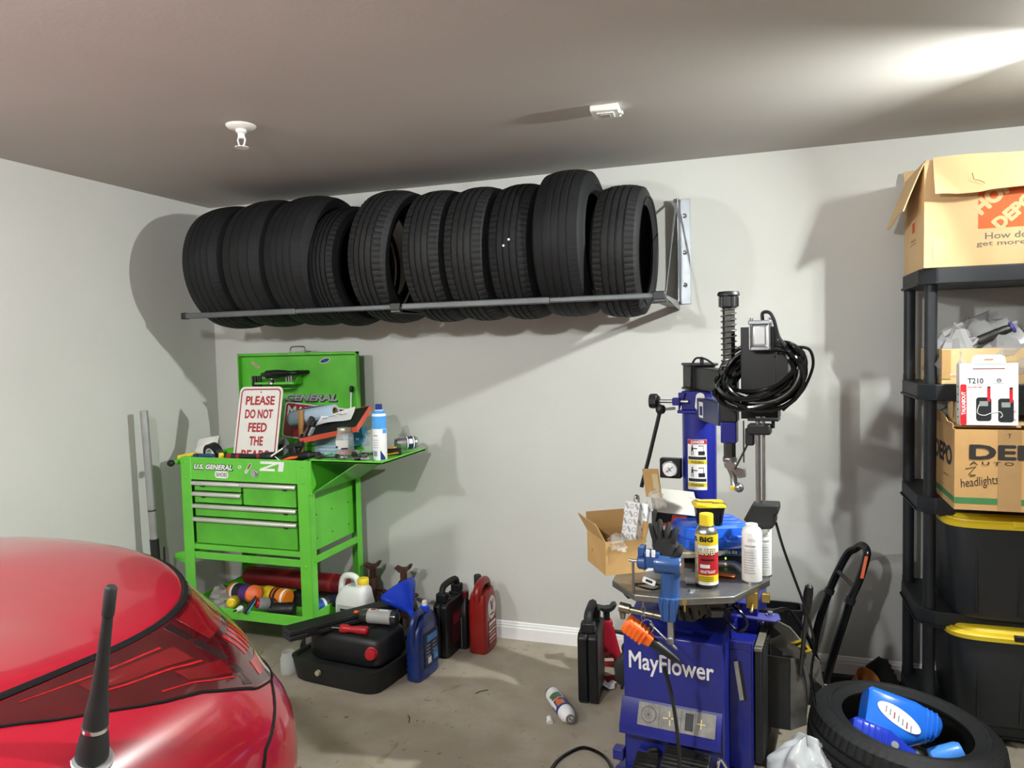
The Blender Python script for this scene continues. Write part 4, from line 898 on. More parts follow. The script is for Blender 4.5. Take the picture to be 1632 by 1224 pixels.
s = decal(.11, .17, mat('dark red label', '4e1820', .5), t, frame((.0378, 0, .14), (0, 1, 0), (0, 0, 1)), r=.01, lift=.001)
decal(.08, .05, mat('red label print', '8d2630', .5), s, TR(0, .04, 0), 'print', lift=.0014)
t = thing('oil_bottle', 'black quart oil bottle between the tool case and the red jug', 'bottle', (1.668, -.155, 0), -.05)
b = B(); b.loft([(0, 0, 0, .026, .050, 5), (.01, 0, 0, .030, .054, 5), (.17, 0, 0, .030, .054, 5), (.21, 0, 0, .024, .042, 4), (.245, 0, 0, .014, .016, 2.2), (.262, 0, 0, .013, .013, 2)], 32); part('body', b, m_blk, t)
part('cap', B().lathe([(.017, .258), (.018, .29), (.001, .291)], 20), mat('maroon cap', '6b1724', .4), t)
part('seam', B().box((0, -.0545, .09), (.002, .002, .16)), m_grey, t)
t = thing('additive_bottle', 'small black capped bottle at the wall behind the red jug', 'bottle', (1.70, -.055, 0), 0)
part('body', B().lathe([(.028, 0), (.03, .005), (.03, .25), (.022, .28), (.015, .30)], 20), m_blk, t); part('cap', B().lathe([(.02, .295), (.02, .345), (.017, .35), (.001, .351)], 18), m_blkm, t)
RJ = thing('oil_jug', 'tall red oil jug with oval white label beside the baseboard', 'jug', (1.768, -.165, 0), -.02)
m_rj = mat('red jug plastic', '8e1a14', .34, var=.07, coat=.25)
b = B(); b.loft([(0, 0, 0, .045, .078, 6), (.01, 0, 0, .051, .085, 6), (.24, 0, 0, .051, .085, 5.5), (.27, 0, .0, .049, .080, 5), (.30, 0, .0, .046, .070, 4.5), (.315, 0, .02, .044, .045, 4)], 40); part('body', b, m_rj, RJ)
part('handle', B().tube(bez([(0, -.070, .27), (0, -.064, .31), (0, -.04, .342), (0, -.0, .352), (0, .05, .345), (0, .07, .31)], 7), .022, 14), m_rj, RJ)
b = B(); b.loft([(.24, 0, -.062, .008, .024, 2), (.30, 0, -.05, .006, .02, 2)], 12); part('grip_flute', b, m_rj, RJ)
part('cap', B().lathe([(.02, .32), (.021, .35), (.001, .352)], 18, (0, .05, 0)), m_blk, RJ)
s = part('label', B().prism([(.048*math.cos(w), .06*math.sin(w)) for w in [2*PI*k/28 for k in range(28)]], -.001, .0012, frame((.0512, .0, .225), (0, 1, 0), (0, 0, 1))), m_white_p, RJ)
part('emblem', B().prism([(-.022, .034), (-.004, .034), (.002, -.004), (.012, .034), (.024, .034), (.006, -.02), (-.006, -.02)], .0012, .0016, frame((.0512, .0, .228), (0, 1, 0), (0, 0, 1))), mat('emblem red', 'b3273a', .5), s)
part('emblem_bar', B().prism([(-.024, .034), (-.012, .034), (-.001, -.004), (-.007, -.02)], .0016, .0019, frame((.0512, .0, .228), (0, 1, 0), (0, 0, 1))), mat('emblem navy', '2a2d5e', .5), s)
decal(.05, .008, m_black_p, s, frame((.0512, .0, .192), (0, 1, 0), (0, 0, 1)), 'print', lift=.0017)
s = decal(.105, .135, mat('label red', '84161a', .5), RJ, frame((.0512, .0, .095), (0, 1, 0), (0, 0, 1)), 'lower_label', r=.006, lift=.0008)
for k in range(6): decal(.085-.01*(k % 2), .006 if k else .014, [m_white_p, mat('label grey', 'b9b3ac', .5)][k % 2], s, TR(0, .05-k*.019, 0), 'print', lift=.0012)
t = thing('glass_jar', 'empty clear glass jar on the floor under the end of the long black case', 'jar', (.955, -.70, 0))
m_clear = mat('clear plastic', 'e8eeee', .08, var=.02, alpha=.22)
part('jar', B().lathe([(.034, 0), (.038, .006), (.038, .08), (.03, .095), (.03, .11), (.028, .11), (.028, .094), (.036, .08), (.036, .008), (.001, .006)], 24, cap=False), m_clear, t)
# floor between
t = uprightcase('black tool case standing upright alone on the floor left of the blue machine', (2.415, -.49, 0), .08, .088, .24, .315, .075)
C2 = thing('foam_can', 'white and blue spray can lying on the floor by the upright case', 'spray can', (2.33, -.71, .0335), rot=(PI/2, 0, math.radians(34.3)))
part('body', B().lathe([(.030, -.118), (.0325, -.114), (.033, -.11), (.033, .075), (.030, .085), (.022, .10), (.016, .108)], 28), m_white_p, C2)
part('collar', B().lathe([(.018, .106), (.019, .113), (.012, .113), (.012, .106), (.004, .106), (.004, .118), (.001, .118)], 20), m_steel, C2)
part('base_rim', B().lathe([(.0335, -.12), (.0335, -.112)], 28), m_steel, C2)
M_ = Matrix.Rotation(0, 4, 'Z')
for z0, z1, a0, a1, mm in ((-.015, .05, -2.6, 2.0, mat('can blue', '2b3f8c', .4)), (.0, .035, -.2, .9, mat('can orange', 'd2713c', .4)), (-.065, -.02, -.4, 1.2, mat('can green', '4e6b52', .4)), (-.05, .03, 1.1, 1.6, m_white_p)): arc(.0332, z0, z1, a0+PI, a1+PI, mm, C2, 'label', M=M_, lift=.0004 if mm != m_white_p else .0007)
arc(.0332, -.02, .02, .35+PI, .75+PI, m_org, C2, 'label', lift=.0009)
t = thing('can_cap', 'small white plastic cap on the floor beside the lying spray can', 'cap', (2.30, -.79, .009), rot=(PI/2+.3, 0, .4))
part('cap', B().lathe([(.011, -.014), (.0105, .0), (.013, .004), (.013, .014), (.001, .015)], 18), m_white_p, t)
t = thing('tool_pouch', 'black rubbery tool holder with a loop hanging at the left of the blue machine', 'pouch', MM @ Vector((-.036, .10, .385)), MR)
b = B(); b.loft([(-.075, .012, 0, .018, .02, 3), (-.06, .008, 0, .03, .028, 4), (.0, .002, 0, .03, .028, 4), (.03, .012, 0, .022, .022, 3), (.045, .018, 0, .016, .012, 3)], 24); part('body', b, m_blkm, t)
part('loop', B().tube([(.018+.014*math.cos(2*PI*k/20), 0, .06+.018*math.sin(2*PI*k/20)) for k in range(20)], .006, 8, closed=True), m_blkm, t)
part('stem', B().cyl((.0, 0, -.075), (-.002, 0, -.095), .006, n=10), m_blk, t)
t = thing('floor_cable', 'black cable bent in a loop on the floor left of the machine', 'cable', (2.51, -1.08, 0))
part('cable', B().tube(bez([(.10, -.10, .006), (.115, -.02, .006), (.08, .07, .006), (.03, .115, .007), (-.03, .13, .007), (-.075, .08, .006), (-.105, .0, .006), (-.10, -.10, .006), (-.03, -.16, .006), (.06, -.17, .006)], 8), .0065, 8), m_blkg, t)
t = thing('paper_scrap', 'crumpled pale paper scrap on the floor behind the upright case', 'paper', (2.455, -.42, 0))
rnd = random.Random(3)
b = B(); b.sheet([[(-.05+.02*i+rnd.uniform(-.004, .004), -.03+.015*j, .004+rnd.uniform(0, .022)) for i in range(6)] for j in range(5)], .001); part('paper', b, m_white_p, t, smooth=0)
for i, (x, y, r_) in enumerate(((1.93, -.62, .9), (1.72, -.93, -1.0))):
    t = thing('twig', ['thin dark twig on the bare floor below the red jug', 'thin dark twig on the floor in front of the drain pan'][i], 'twig', (x, y, .002), r_)
    part('stem', B().tube([(-.03, 0, 0), (0, .004, .001), (.035, -.003, 0)], .0018, 5), m_rust, t)
# plastic bag, floor tyre and jugs in it
t = thing('plastic_bag', 'crumpled translucent white plastic bag on the floor against the tire', 'bag', (3.285, -.98, 0))
rnd = random.Random(11); b = B(); n = 30; rows = []
for i in range(14):
    a = i/13; r0 = math.sin(PI*(.08+.92*a)/2*1.0+.0)
    row = []
    for j in range(n):
        w = 2*PI*j/n; rr = (.125*math.sqrt(max(0, 1-a**2.2))+.004)*(1+.16*math.sin(5*w+a*7)+.10*math.sin(9*w-a*4)+rnd.uniform(-.09, .09))
        row.append((rr*1.05*math.cos(w), rr*math.sin(w), max(.001, .175*a*(1+.10*math.sin(3*w+2))+rnd.uniform(-.008, .008)*a)))
    rows.append(row+[row[0]])
b.sheet(rows); part('bag', b, mat('bag film', 'd5d9dd', .2, var=.05, alpha=.72), t, smooth=70, sub=1)
tyre('tire', 'tire lying tilted on the floor with blue jugs in its hole', .312, .205, .225, (3.605, -.855, .135), (0, math.radians(-84.5), math.radians(-6)), 1)
t = thing('oil_jug', 'bright blue oil jug with white curved label lying inside the floor tire', 'jug', (3.595, -.865, .225))
fa = Vector((.95, .03, -.30)).normalized(); fn_ = Vector((-.12, -.72, .68)); fn_ = (fn_-fa*fn_.dot(fa)).normalized(); JM = Matrix((fn_.cross(fa), fn_, fa)).transposed().to_4x4() if 0 else Matrix((fa.cross(fn_)*-1, fn_, fa)).transposed().to_4x4()
t.matrix_world = Matrix.Translation(t.location) @ Matrix((fn_.cross(fa), fn_, fa)).transposed().to_4x4()
m_lj = mat('bright blue jug plastic', '1f6fe0', .3, var=.06, coat=.3)
b = B(); b.loft([(-.125, 0, 0, .07, .045, 4.5), (-.115, 0, 0, .080, .053, 4.5), (-.02, 0, 0, .082, .056, 4.5), (.03, .008, 0, .076, .053, 4), (.07, .018, 0, .060, .045, 3.4), (.10, .03, 0, .045, .036, 3), (.118, .034, 0, .034, .03, 2.4), (.125, .036, 0, .022, .022, 2)], 40); part('body', b, m_lj, t)
b = B()
for k in range(3): b.loft([(.066+k*.016, .018+k*.005, 0, .062-k*.007, .047-k*.003, 3.2), (.071+k*.016, .019+k*.005, 0, .062-k*.007, .047-k*.003, 3.2)], 36)
part('rib', b, m_lj, t)
LM = frame((.0, .0553, 0), (0, 0, 1), (1, 0, 0)); pl = []
for k in range(30):
    w = 2*PI*k/30; pl.append((.072*math.cos(w)-.025, .030*math.sin(w)+.020*math.cos(w)*(-1 if math.cos(w) > 0 else -.9)*1.0))
s = part('label', B().prism(pl, -.001, .0016, LM), m_white_p, t)
for k in range(7): decal(.004, .022, [m_grey, m_red][k % 3 == 2], s, LM @ TR(-.068+k*.014, .012-k*.006, 0), 'print', lift=.002)
t2 = thing('antifreeze_bottle', 'deep blue ribbed bottle with black cap lying in front of the bright blue jug', 'bottle', (3.52, -.945, .19))
fa = Vector((.94, .05, -.30)).normalized(); fn_ = Vector((-.1, -.75, .65)); fn_ = (fn_-fa*fn_.dot(fa)).normalized()
t2.matrix_world = Matrix.Translation(t2.location) @ Matrix((fn_.cross(fa), fn_, fa)).transposed().to_4x4()
b = B(); b.loft([(-.10, 0, 0, .04, .03, 4), (-.09, 0, 0, .048, .036, 4), (.02, 0, 0, .048, .036, 4), (.06, 0, 0, .036, .03, 3), (.085, 0, 0, .022, .022, 2), (.11, 0, 0, .018, .018, 2)], 32); part('body', b, mat('deep blue bottle', '1c38b8', .3, var=.06, coat=.3), t2)
for k in range(5): part('rib', B().lo((-.04, .030, -.075+k*.02), (.036, .0385, -.068+k*.02)), MATS['deep blue bottle'], t2, bevel=.003)
part('cap', B().lathe([(.021, .105), (.023, .108), (.023, .13), (.02, .134), (.001, .135)], 18), m_blk, t2)
part('emblem', B().lathe([(.012, 0), (.012, .002), (.008, .002)], 20, M=frame((.0, .0365, .035), (1, 0, 0), (0, 0, 1))), m_grey, t2)
t = thing('blue_cap_bottle', 'light blue bottle end showing at the right inside the floor tire', 'bottle', (3.745, -.86, .135), rot=(0, 1.2, .1))
part('body', B().lathe([(.03, -.06), (.035, -.055), (.035, .03), (.028, .045), (.001, .046)], 20), mat('light blue plastic', '4a90e8', .3, coat=.3), t)
# ---------------------------------------------------------------- things on the tool cart
def along(p, q):   # matrix whose z runs from p to q, origin at p
    p, q = Vector(p), Vector(q); M = Vector((0, 0, 1)).rotation_difference((q-p).normalized()).to_matrix().to_4x4(); M.translation = p; return M
def placed(name, label, cat, M, group=None):
    t = thing(name, label, cat, group=group); t.matrix_world = M; return t
# the white warning sign leaning back in the tray
SGM = frame((.637, -.445, 1.197), (1, .02, .005), (0, .24, 1))
SG = placed('metal_sign', 'white metal sign with red lettering and red border standing in the tool cart', 'sign', SGM)
SWd, SH = .268, .385
def rr(w, h, r, k=6):
    p = []
    for cx, cy, a0 in ((w/2-r, h/2-r, 0), (-w/2+r, h/2-r, PI/2), (-w/2+r, -h/2+r, PI), (w/2-r, -h/2+r, 1.5*PI)): p += [(cx+r*math.cos(a0+PI/2*i/k), cy+r*math.sin(a0+PI/2*i/k)) for i in range(k+1)]
    return p
part('plate', B().prism(rr(SWd, SH, .03), -.0015, 0), m_wsign, SG)
b = B(); o, i_ = rr(SWd-.022, SH-.022, .024), rr(SWd-.036, SH-.036, .018); n = len(o)
b.add([(x, y, .0006) for x, y in o]+[(x, y, .0006) for x, y in i_], [(k, (k+1) % n, n+(k+1) % n, n+k) for k in range(n)]); part('border', b, m_red, SG, smooth=0)
for k, (s_, w_) in enumerate((('PLEASE', .180), ('DO NOT', .172), ('FEED', .115), ('THE', .085), ('BEARS', .17))):
    text(s_, w_, .049, m_red, SG, TR(0, .118-k*.0715, 0), bold=.035, lift=.0006)
part('hole', B().lathe([(.004, 0), (.004, .0008), (.001, .0008)], 10, (0, .163, 0)), m_black_p, SG)
# red sign behind
RS = placed('metal_sign', 'red metal sign with white border and white lettering against the raised cart lid', 'sign', frame((.795, -.150, 1.165), (1, 0, -.10), (0, .12, 1)))
part('plate', B().prism(rr(.43, .20, .02), -.0015, 0), m_wsign, RS)
part('field', B().prism(rr(.415, .185, .016), 0, .0006), mat('deep red sign', '9c1e28', .4, var=.06), RS, smooth=0)
text('MATERIALS', .39, .062, m_white_p, RS, TR(0, .050, 0), bold=.02, lift=.0012)
PR = placed('paper_roll', 'pale blue paper roll with cardboard core lying in front of the red sign', 'paper roll', along((.695, -.235, 1.195), (.99, -.262, 1.242)))
m_paper = mat('pale blue paper', 'a9bdd0', .7, var=.05)
part('paper', B().lathe([(.0385, 0), (.04, .004), (.04, .296), (.0385, .30), (.024, .30), (.022, .0)], 32, cap=False), m_paper, PR)
part('core', B().lathe([(.0235, .002), (.0235, .301), (.021, .301), (.021, .002)], 24, cap=False), m_cardd, PR)
part('loose_sheet', B().sheet([[(.04*math.cos(w), .04*math.sin(w), z) for z in (.0, .08, .16, .24)] for w in (1.2, 1.6, 2.0)]+[[(-.045, .045-.01*k, z+.01*k) for z in (.0, .08, .15, .2)] for k in (0, 1, 2)], .001), m_paper, PR)
HM = placed('hammer', 'light wooden hammer handle standing upright in the tool cart', 'hammer', along((.80, -.30, .985), (.797, -.295, 1.255)))
part('handle', B().loft([(0, 0, 0, .012, .010, 3), (.10, 0, 0, .0135, .011, 3), (.2, 0, 0, .0145, .0115, 3), (.255, 0, 0, .0145, .0115, 3), (.268, 0, 0, .011, .009, 3)], 18), mat('hammer wood', 'a87b45', .55, var=.2, scale=12, stretch=(8, 8, .6)), HM)
part('head', B().box((0, 0, .012), (.09, .024, .024)), m_dsteel, HM, bevel=.004)
# open tray-like box lid with a receipt, and boxes under it
bx = Matrix(((1, 0, 0, 0), (0, 1, 0, 0), (0, 0, 1, 0), (0, 0, 0, 1)))
TB = placed('shallow_box', 'black and orange shallow open box lying tilted on the pile in the cart', 'box', frame((1.035, -.335, 1.192), (1, .12, .20), (-.25, 1, .40)))
b = B(); b.lo((-.16, -.12, -.002), (.16, .12, .002))
part('panel', b, m_black_p, TB, bevel=.001)
for p, q in (((-.16, -.121, -.024), (.16, -.117, .003)), ((-.16, .117, -.024), (.16, .121, .003)), ((-.162, -.12, -.024), (-.158, .12, .003)), ((.158, -.12, -.024), (.162, .12, .003))): part('edge', B().lo(p, q), mat('coral print', 'd85a45', .5, var=.04), TB)
b = B(); b.sheet([[(-.10+.02*i, -.03+.035*j, .008+.006*math.sin(i*.5+j)+(.010 if j == 3 else 0)) for i in range(11)] for j in range(4)], .0006)
RC = placed('receipt', 'white printed paper slip on the black and orange box lid', 'paper', TB.matrix_world.copy() if 0 else frame((1.035, -.335, 1.200), (1, .12, .20), (-.25, 1, .40)))
part('paper', b, m_white_p, RC); 
for k in range(4): decal(.03+.01*(k % 2), .006, m_black_p, RC, TR(-.06+k*.035, .02+.01*(k % 3), .017), 'print', lift=.001)
t = placed('parts_box', 'pale blue carton under the orange-edged box lid in the cart', 'box', TR(.985, -.275, .985, rz=.1))
part('carton', B().lo((-.085, -.06, 0), (.085, .06, .145)), mat('pale blue carton', '9fbfcf', .6, var=.05), t, bevel=.002); part('lid_flap', B().lo((-.086, -.061, .12), (.086, .061, .148)), mat('pale blue carton 2', 'b3cbd6', .6), t, bevel=.002)
for k in range(3): decal(.12, .004, m_grey, t, frame((0, -.0605, .09-k*.018), (1, 0, 0), (0, 0, 1)), 'print')
t = placed('teal_box', 'small teal box with white marks tucked beside the pale blue carton', 'box', frame((1.105, -.275, 1.115), (1, 0, .16), (-.16, .1, 1)))
m_teal = mat('teal print', '1c6d8d', .45, var=.06)
part('carton', B().lo((-.055, -.055, -.05), (.055, .04, .0)), m_teal, t, bevel=.002)
for k, (x, y) in enumerate(((-.03, .018), (-.012, -.012), (.03, .02), (.02, -.02))): text('NSK'[k % 3], .016, .012, m_white_p, t, TR(x, y, 0), bold=.03)
JR = thing('jar', 'clear jar with pale lid and orange caps in the bottom standing on the side tray', 'jar', (1.150, -.435, 1.0325))
part('glass', B().lathe([(.040, 0), (.045, .006), (.045, .10), (.038, .118), (.034, .124), (.034, .13), (.032, .13), (.032, .123), (.042, .10), (.042, .008), (.001, .006)], 32, cap=False), m_clear, JR)
part('lid', B().lathe([(.036, .124), (.0365, .126), (.0365, .143), (.035, .145), (.001, .145)], 28), mat('pale metal lid', 'b9b5a6', .35, .5), JR)
s = arc(.0455, .04, .085, -.95, .9, m_white_p, JR, 'label'); arc(.0455, .044, .056, -.9, -.3, mat('indigo print', '353a78', .5), s, 'print', lift=.0008); arc(.0455, .040, .048, .1, .85, MATS['indigo print'], s, 'print', lift=.0008); arc(.0455, .05, .08, -.25, .55, mat('cream print', 'e6e3da', .5), s, 'print', lift=.0008)
rnd = random.Random(5)
for k in range(16):
    a, r_ = rnd.uniform(0, 6.28), .029*math.sqrt(rnd.random()); part('orange_cap', B().lathe([(.008, -.006), (.0085, .005), (.006, .007)], 10, M=TR(r_*math.cos(a), r_*math.sin(a), .016+.009*(k//6), rx=rnd.uniform(-.8, .8), ry=rnd.uniform(-.8, .8))), mat('bright orange', 'f0641c', .45), JR)
SP = thing('spray_can', 'tall white spray can with blue top band and navy cap on the side tray', 'spray can', (1.385, -.50, 1.0325), .2)
part('body', B().lathe([(.033, 0), (.0345, .003), (.0345, .215), (.030, .232), (.02, .24)], 32), m_white_p, SP)
arc(.0346, .152, .212, -PI, PI, mat('sky blue band', '4da0e6', .35), SP, 'band', n=32, lift=.0004); part('shoulder', B().lathe([(.0347, .212), (.0303, .232), (.022, .2395)], 32, cap=False), MATS['sky blue band'], SP)
part('cap', B().lathe([(.019, .238), (.019, .246), (.0165, .248), (.0165, .268), (.014, .27), (.001, .27)], 24), mat('navy cap', '22307f', .35), SP)
part('cap_skirt', B().lathe([(.0215, .236), (.0215, .243), (.0195, .244)], 24), m_white_p, SP)
arc(.0346, .02, .045, -.75, -.1, mat('barcode grey', '8f94b4', .5), SP, 'barcode', lift=.0006); arc(.0346, .118, .121, -.75, .0, m_black_p, SP, 'print', lift=.0006)
for k in range(4): arc(.0346, .06+k*.012, .064+k*.012, -.7, .1, mat('print grey', 'b9bcc6', .5), SP, 'print', lift=.0006)
b = B(); rows = [[((.035)*math.sin(a), -.035*math.cos(a), z) for a in [.35+.75*i/8 for i in range(9)]] for z in (.002,)]+[[((.035)*math.sin(a), -.035*math.cos(a), .05-.04*i/8) for i, a in enumerate([.35+.75*i/8 for i in range(9)])]]
b.sheet(rows); part('corner_print', b, mat('navy cap', '22307f'), SP); arc(.0346, .13, .15, .75, 1.5, mat('sky blue band', '4da0e6'), SP, 'emblem', lift=.0007)
BC = placed('drink_can', 'silver drink can lying on the outer edge of the side tray', 'can', along((1.335, -.235, 1.073), (1.420, -.155, 1.073)))
part('body', B().lathe([(.024, -.004), (.028, .004), (.033, .014), (.033, .100), (.030, .110), (.026, .116)], 28), mat('aluminium can', 'c3c5c8', .28, .85, var=.06), BC)
part('rim', B().lathe([(.026, -.006), (.0265, -.002), (.024, -.002), (.022, .002), (.001, .002)], 28), m_chrome, BC)
for z0, z1, m_, lf in ((.045, .095, mat('can navy', '2d3352', .4), .0003), (.05, .056, m_white_p, .0006), (.084, .090, m_white_p, .0006)): arc(.0331, z0, z1, -PI, PI, m_, BC, 'print', n=28, lift=lf)
for k in range(3): arc(.0331, .060, .080, k*2.1, k*2.1+.8, m_white_p, BC, 'emblem', lift=.0007)
t = thing('cable_ties', 'tangle of clear plastic ties by the drink can', 'cable ties', (1.40, -.14, 1.035))
rnd = random.Random(9)
for k in range(7):
    c = Vector((rnd.uniform(-.05, .03), rnd.uniform(-.03, .015), .035)); r_ = rnd.uniform(.022, .042); ax = rnd.uniform(0, 3); tl = rnd.uniform(.3, 1.4)
    Mq = Matrix.Rotation(ax, 3, 'Z') @ Matrix.Rotation(tl, 3, 'X'); pts = [c+Mq @ Vector((r_*math.cos(w), r_*.8*math.sin(w), 0)) for w in [2*PI*i/18 for i in range(18)]]
    pts = [Vector((p.x, p.y, max(p.z, .002))) for p in pts]; part('tie', B().tube(pts, .0012, 5, closed=True), m_whitep, t)
t = thing('clear_wrap', 'crumpled clear plastic wrap between the teal box and the blue topped spray can', 'wrap', (1.225, -.30, 1.0325))
def crumple(w, d, h, seed, n=16, m=10):
    rnd = random.Random(seed); rows = []
    for i in range(m):
        a = i/(m-1); row = []
        for j in range(n):
            q_ = 2*PI*j/n; rr_ = math.sqrt(max(0, 1-a*a))*(1+rnd.uniform(-.22, .22))
            row.append((w/2*rr_*math.cos(q_), d/2*rr_*math.sin(q_), h*a*(1+rnd.uniform(-.12, .12))))
        rows.append(row+[row[0]])
    return B().sheet(rows)
part('wrap', crumple(.10, .09, .12, 5), m_clear, t, smooth=20)
# front row in the well
t = placed('paper_packet', 'crumpled white paper packet at the left end of the tool cart', 'packet', frame((.275, -.43, 1.06), (1, 0, .18), (-.1, .55, 1)))
rnd = random.Random(2); b = B(); b.sheet([[(-.075+.025*i+.01*j/4, -.06+.022*j, .022*math.sin(PI*i/6)*math.sin(PI*(j+.6)/6)+rnd.uniform(-.004, .004)) for i in range(7)] for j in range(6)], .012); part('paper', b, m_wsign, t, smooth=30)
decal(.03, .004, m_black_p, t, TR(0, .03, .03), 'print') if 0 else None
TP = placed('tape_roll', 'roll of black tape standing in the left front of the tool cart', 'tape', along((.382, -.515, 1.026), (.392, -.478, 1.034)))
part('tape', B().lathe([(.04, 0), (.062, 0), (.062, .04), (.04, .04), (.04, 0)], 36, cap=False), m_blk, TP); part('core', B().lathe([(.04, -.001), (.04, .041), (.036, .041), (.036, -.001), (.04, -.001)], 36, cap=False), m_white_p, TP)
part('tail', B().sheet([[(.058, .0, .002), (.058, 0, .038)], [(.066, .03, .002), (.066, .03, .038)], [(.058, .06, .004), (.058, .06, .036)]], .0008), m_blk, TP)
t = placed('yellow_wedge', 'yellow plastic pry wedge at the left front edge of the tool cart', 'wedge', TR(.255, -.545, .985, rz=.2)); b = B(); b.prism([(-.05, .0), (-.05, .045), (.05, .062), (.05, 0)], -.012, .012, Matrix(((1, 0, 0, 0), (0, 0, 1, 0), (0, 1, 0, 0), (0, 0, 0, 1)))); part('blade', b, m_yel, t, bevel=.004); part('grip', B().box((.045, 0, .045), (.02, .03, .02)), m_yel, t, bevel=.004)
t = placed('file_tool', 'dark blue plastic handle along the front edge below the tape roll', 'handle', along((.30, -.548, 1.028), (.43, -.548, 1.03))); part('grip', B().lathe([(.008, 0), (.013, .006), (.013, .05), (.010, .07), (.013, .09), (.013, .125), (.008, .13)], 14), mat('dark blue grip', '24406f', .45), t); part('ring', B().lathe([(.0138, .03), (.0138, .04)], 14), m_blk, t)
t = placed('yellow_plug', 'small yellow plug end between the tape roll and the red black tool', 'plug', TR(.468, -.535, .985)); part('body', B().lathe([(.012, 0), (.014, .03), (.014, .055), (.009, .062), (.001, .063)], 14), m_yel, t); part('pin', B().cyl((0, 0, .06), (0, 0, .068), .003, n=8), m_blk, t)
t = placed('work_light', 'black and red cylindrical tool lying along the front edge under the white sign', 'work light', along((.525, -.55, 1.030), (.825, -.55, 1.038)))
part('body', B().lathe([(.012, 0), (.018, .004), (.018, .06), (.015, .07), (.015, .19), (.018, .20), (.024, .235), (.025, .285), (.02, .295), (.001, .296)], 20), m_blk, t)
for z in (.062, .188): part('ring', B().lathe([(.0185, z), (.019, z+.003), (.019, z+.014), (.0185, z+.017)], 20), mat('dark red grip', '8e1f2e', .45), t)
part('end', B().lathe([(.0183, .0), (.0186, .03)], 20), mat('dark red grip', '8e1f2e'), t)
t = placed('grey_disc', 'pale grey rounded pad standing right of the white sign', 'pad', frame((.70, -.335, 1.055), (1, 0, .15), (0, .25, 1))); part('pad', B().lathe([(.04, -.01), (.05, -.006), (.052, .006), (.045, .012), (.001, .014)], 26), m_grey, t); part('hub', B().lathe([(.014, .013), (.014, .016), (.001, .016)], 14), m_blk, t)
CL = placed('bar_clamp', 'black plastic bar clamp leaning up out of the tool cart pile', 'clamp', along((.855, -.46, 1.00), (.965, -.43, 1.235)))
b = B(); b.lo((-.006, -.003, 0), (.006, .003, .255)); part('bar', b, m_dsteel, CL)
b = B(); b.lo((-.014, -.012, .06), (.016, .012, .14)); b.lo((.0, -.011, .03), (.09, .011, .055)); b.lo((-.02, -.011, .05), (-.012, .011, .15)); part('trigger_body', b, m_blk, CL, bevel=.006)
b = B(); b.lo((-.012, -.012, .20), (.014, .012, .255)); b.lo((.01, -.011, .21), (.03, .011, .245)); part('jaw', b, m_blk, CL, bevel=.005); part('jaw_pad', B().box((.028, 0, .185), (.012, .026, .05)), m_grey, CL, bevel=.003)
GN = placed('grease_gun', 'black pistol grip tool lying between the clamp and the jar', 'grease gun', along((.80, -.47, 1.01), (1.02, -.47, 1.045)))
part('barrel', B().lathe([(.012, 0), (.02, .01), (.022, .03), (.022, .13), (.026, .14), (.026, .17), (.015, .18), (.011, .225)], 18), m_blk, GN); b = B(); b.lo((-.06, -.011, .05), (-.012, .011, .09)); b.lo((-.07, -.010, .04), (-.05, .010, .13)); part('grip', b, m_blk, GN, bevel=.005)
part('nozzle', B().cyl((0, 0, .225), (.004, 0, .25), .005, n=8), m_steel, GN)
t = placed('red_pliers', 'small orange handled pliers at the front edge near the clamp', 'pliers', TR(.86, -.55, 1.0, rz=.3)); 
for s in (-1, 1): part('handle', B().tube(bez([(0, s*.004, .02), (.03, s*.014, .03), (.07, s*.012, .034)], 5), .0055, 8), m_org, t)
part('jaws', B().loft([(0, 0, 0, .012, .012, 3), (.03, -.04, 0, .004, .005, 3)], 12, M=TR(0, 0, .012)), m_steel, t)
t = placed('paint_brush', 'thin white rod tool slanting over the front edge of the cart', 'brush', along((.815, -.585, 1.045), (.855, -.52, 1.085))); part('rod', B().cyl((0, 0, 0), (0, 0, .075), .004, n=8), m_whitep, t); part('ferrule', B().cyl((0, 0, .07), (0, 0, .09), .006, n=8), m_steel, t)
# loose sockets and fittings on the tray
for k, (wh, pts) in enumerate((('in front of the clear jar', ((1.075, -.555), (1.165, -.52), (1.21, -.555))), ('between the clear jar and the blue topped can', ((1.225, -.47), (1.265, -.44), (1.30, -.50))), ('behind the clear jar on the green tray', ((1.085, -.35), (1.14, -.33), (1.17, -.365))), ('at the front edge under the blue topped can', ((1.30, -.57), (1.335, -.55), (1.345, -.575))))):
    for j, (x, y) in enumerate(pts):
        r_ = (.014, .011, .013)[j]; t = placed('socket', ('dull grey', 'black', 'bright steel')[j]+' wrench socket '+wh, 'socket', TR(x, y, 1.0325+r_, rx=PI/2, rz=.7*k+1.3*j), 'loose sockets on the side tray')
        part('barrel', B().lathe([(r_*.6, -.016), (r_, -.016), (r_, .004), (r_*.85, .008), (r_*.85, .018), (r_*.4, .018)], 12), [m_dsteel, m_blk, m_steel][j], t)
for k, (x, y, a, lb, m_) in enumerate(((1.12, -.52, .2, 'black ratchet handle lying in front of the jar', m_blk), (1.22, -.40, .5, 'dark wrench lying between the jar and the spray can', m_dsteel), (1.26, -.545, -.1, 'steel combination wrench at the front edge of the side tray', m_steel))):
    t = placed('wrench', lb, 'wrench', TR(x, y, 1.0385, rz=a)); part('shank', B().box((0, 0, 0), (.13, .011, .006)), m_, t, bevel=.002); part('head', B().lathe([(.008, -.006), (.015, -.005), (.015, .005), (.008, .006)], 14, (.07, 0, 0)), m_, t)
    b = B(); b.lo((-.085, -.012, -.004), (-.06, -.005, .004)); b.lo((-.085, .005, -.004), (-.06, .012, .004)); part('jaw', b, m_, t)
